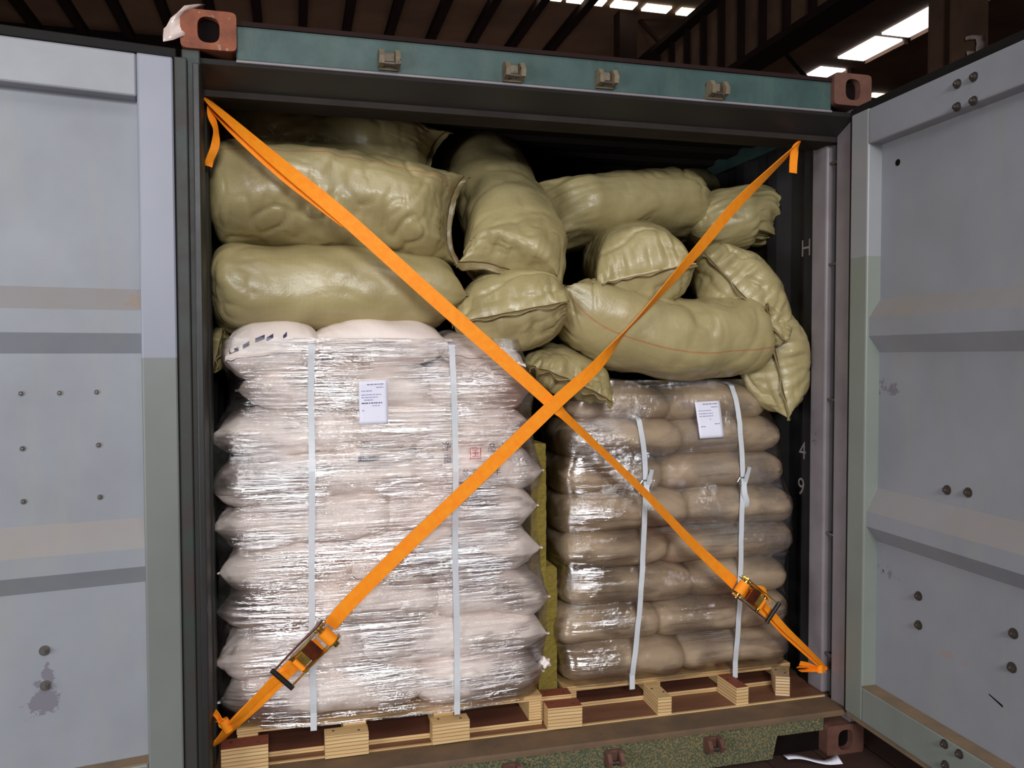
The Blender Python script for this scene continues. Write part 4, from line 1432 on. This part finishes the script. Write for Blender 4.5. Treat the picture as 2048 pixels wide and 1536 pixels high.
def ratchet(par, pa, pb, L=.20, shift=0.0, open_=.0):
    """ratchet buckle lying along pa -> pb"""
    pa, pb = np.array(pa), np.array(pb)
    e1 = strap_dir(pa, pb); c = (pa + pb) / 2
    e3 = np.array([0, -1., 0]); e3 = e3 - (e3 @ e1) * e1; e3 /= np.linalg.norm(e3)
    e2 = np.cross(e3, e1)
    Mx = Matrix(((e1[0], e2[0], e3[0], c[0]), (e1[1], e2[1], e3[1], c[1]), (e1[2], e2[2], e3[2], c[2]), (0, 0, 0, 1)))

    def side_plate(pts2, y, th):
        m = MB()
        poly = [Mx @ Vector((p[0], y - th / 2, p[1])) for p in pts2]
        poly2 = [Mx @ Vector((p[0], y + th / 2, p[1])) for p in pts2]
        k = len(poly)
        m.add([p[:] for p in poly + poly2], [tuple(range(k)), tuple(range(2 * k - 1, k - 1, -1))] + [(i, i + k, (i + 1) % k + k, (i + 1) % k) for i in range(k)])
        return m
    h = L / 2
    low = [(-h * .95, .004), (-h * .9, .020), (-h * .4, .030), (0, .040), (.25 * h, .036), (.5 * h, .018), (.5 * h, .002), (-h * .8, -.004)]
    for s in (-1, 1):
        side_plate(low, s * .031 + shift * .3, .003).build('frame_plate', M['zinc'], par)
        hi = [(-h * .95, .016), (-h * .98, .034), (-h * .80, .046), (-h * .45, .046), (0, .034), (h * .98, .030 + open_), (h, .018 + open_), (0, .018), (-h * .6, .020)]
        side_plate(hi, s * .039 + shift, .0035).build('handle_plate', M['zinc' if s > 0 else 'zinc_reflecting'], par)
    cy = lambda x, z, r, w, nm, mt, sh=0.: MB().cyl(Mx @ Vector((x, -w + sh, z)), Mx @ Vector((x, w + sh, z)), r, 20).build(nm, M[mt], par)
    cy(-h * .72, .026, .010, .044, 'spindle', 'zinc')
    cy(-h * .72, .026, .021, .024, 'webbing_roll', 'webbing')
    cy(h * .42, .012, .007, .036, 'anchor_pin', 'zinc')
    cy(h * .42, .012, .011, .022, 'webbing_loop', 'webbing')
    cy(h * .96, .024 + open_, .0085, .046, 'hand_grip', 'black_grip', shift)
    MB().box((-h * .35, -.028 + shift * .5, .028), (h * .05, .028 + shift * .5, .033), Mx, .001).build('pawl_plate', M['zinc_reflecting'], par)
    MB().box((h * .05, -.020 + shift * .5, .026), (h * .30, .020 + shift * .5, .030), Mx, .001).build('release_bar', M['zinc'], par)
    for s in (-1, 1):                                    # toothed wheels beside the spindle
        m = MB(); K = 26
        ring = []
        for i in range(K):
            r = .021 if i % 2 else .016
            a = 2 * math.pi * i / K
            ring.append((-h * .72 + r * math.cos(a), .026 + r * math.sin(a)))
        side_plate(ring, s * .035 + shift * .5, .003).build('ratchet_wheel', M['zinc'], par)


SG = 'orange ratchet straps crossed over the load'
# strap from the upper left post to the lower right post
pA = [(412, 196, .15, 70), (450, 232, .10, 55), (560, 328, .075, 30), (690, 436, .07, 8), (850, 580, .075, 3), (985, 700, .085, 4), (1105, 808, .095, 20), (1140, 842, .10, 48), (1280, 976, .11, 50), (1390, 1092, .12, 38), (1470, 1168, .125, 20)]
SA = empty('lashing_strap', P(1105, 808, .095))
tag(SA, 'orange lashing strap running from the upper left corner down to the right post', 'strap', SG)
web(SA, pA)
web(SA, [(412, 200, .152, 70), (470, 262, .10, 20), (560, 345, .085, 10), (640, 408, .082, 8), (690, 446, .079, 6)], 'webbing_tail', .035, 50)
web(SA, [(420, 205, .14, 80), (423, 232, .13, 30), (432, 262, .12, 60), (430, 292, .12, 20), (420, 318, .125, 40), (416, 332, .13, 10)], 'webbing_tail', .026, 40)
rA0, rA1 = P(1458, 1158, .105), P(1548, 1228, .105)
ratchet(SA, rA0, rA1, .205, .0, .0)
web(SA, [(1488, 1182, .12, 10), (1540, 1230, .12, 10), (1570, 1262, .125, 20), (1610, 1300, .14, 35), (1650, 1337, .155, 50)], 'webbing_lower', .042, 40)
web(SA, [(1530, 1212, .112, 20), (1562, 1250, .112, 30), (1600, 1286, .13, 40), (1648, 1332, .15, 55)], 'webbing_lower', .03, 40)
web(SA, [(1500, 1180, .10, 20), (1530, 1183, .085, 50), (1536, 1200, .09, 80)], 'webbing_loop_end', .04, 20)
for i, (du, dv, tw) in enumerate(((0, -6, 0), (-4, 0, 40), (0, 6, 80))):
    web(SA, [(1652, 1336, .15, 30 + tw), (1634, 1337 + dv * .3, .145, 60 + tw), (1615 + du, 1335 + dv, .14, 20 + tw), (1600 + du, 1334 + dv * 1.3, .135, 10 + tw)], 'frayed_end', .018, 24)
MB().cyl(P(1640, 1329, .145), P(1640, 1344, .145), .014, 12).build('knot', M['webbing'], SA)

# strap from the upper right post to the lower left post
pB = [(1600, 286, .17, 68), (1540, 343, .13, 50), (1470, 412, .11, 30), (1400, 495, .105, 30), (1300, 610, .10, 58), (1252, 662, .095, 66), (1190, 735, .085, 20), (1105, 812, .08, 6), (950, 962, .07, 3), (800, 1105, .06, 4), (700, 1205, .06, 6), (660, 1252, .062, 10)]
SB = empty('lashing_strap', P(1105, 812, .08))
tag(SB, 'orange lashing strap running from the upper right corner down to the left post', 'strap', SG)
web(SB, pB)
web(SB, [(1600, 286, .16, 60), (1590, 300, .15, 10), (1587, 322, .15, 5), (1586, 346, .15, 8)], 'webbing_tail', .036, 24)
rB0, rB1 = P(664, 1258, .05), P(573, 1352, .05)
ratchet(SB, rB0, rB1, .225, -.012, .012)
web(SB, [(640, 1286, .062, 5), (600, 1318, .062, 5), (560, 1356, .062, 8), (520, 1398, .07, 15), (470, 1446, .09, 30), (432, 1490, .13, 60)], 'webbing_lower', .048, 50)
web(SB, [(575, 1346, .056, 15), (540, 1370, .056, 20), (480, 1432, .075, 35), (434, 1480, .12, 60)], 'webbing_lower', .03, 50)
for i, (du, dv, tw) in enumerate(((0, -8, 0), (0, 0, 40), (8, 6, 80))):
    web(SB, [(458, 1446 + dv * .2, .085, 30 + tw), (446, 1446 + dv * .7, .09, 60 + tw), (434 + du, 1438 + dv, .10, 20 + tw), (429 + du, 1434 + dv * 1.2, .11, 10 + tw)], 'frayed_end', .022, 24)
MB().cyl(P(446, 1440, .09), P(458, 1462, .09), .016, 12).build('knot', M['webbing'], SB)

# ------------------------------------------------------------------ small things outside
m = MB()
rws = []
for i in range(15):
    a = i / 14
    p = np.array([.88 + .165 * a, .004 - .085 * a + .006 * math.sin(a * 5), .022 + .004 * math.sin(a * 7)])
    w = .018 if a < .8 else .018 + .03 * (a - .8)
    lift = .0 if a < .8 else .05 * (a - .8)
    rws += [p + np.array([.0, -w, lift * .6]), p + np.array([.01 * (a > .8), w, lift * 1.6])]
m.add(rws, [(2 * i, 2 * i + 1, 2 * i + 3, 2 * i + 2) for i in range(14)])
o = m.build('paper_strip', M['white_paper'], smooth=True, origin=(.93, -.02, 0))
md = o.modifiers.new('thick', 'SOLIDIFY'); md.thickness = .001
tag(o, 'crumpled white paper strip on the ground below the right end of the sill', 'paper strip')

rng_ = random.Random(9)
gv = []
for i in range(6):
    for j in range(5):
        p = P(1930 + 9 * j, 72 + 8 * i, 6.74)
        gv.append(p + np.array([rng_.uniform(-.02, .02), rng_.uniform(-.035, .01), rng_.uniform(-.02, .02)]))
keep = [(i, j) for i in range(5) for j in range(4) if not (1 <= i <= 3 and j < 2)]
m = MB(); m.add(gv, [(i * 5 + j, i * 5 + j + 1, i * 5 + j + 6, i * 5 + j + 5) for i, j in keep])
o = m.build('plastic_scrap', M['scrap'], smooth=True, origin=tuple(np.mean(gv, 0)))
md = o.modifiers.new('thick', 'SOLIDIFY'); md.thickness = .003
tag(o, 'torn pale plastic scrap stuck on the brown column above the right door', 'plastic scrap')
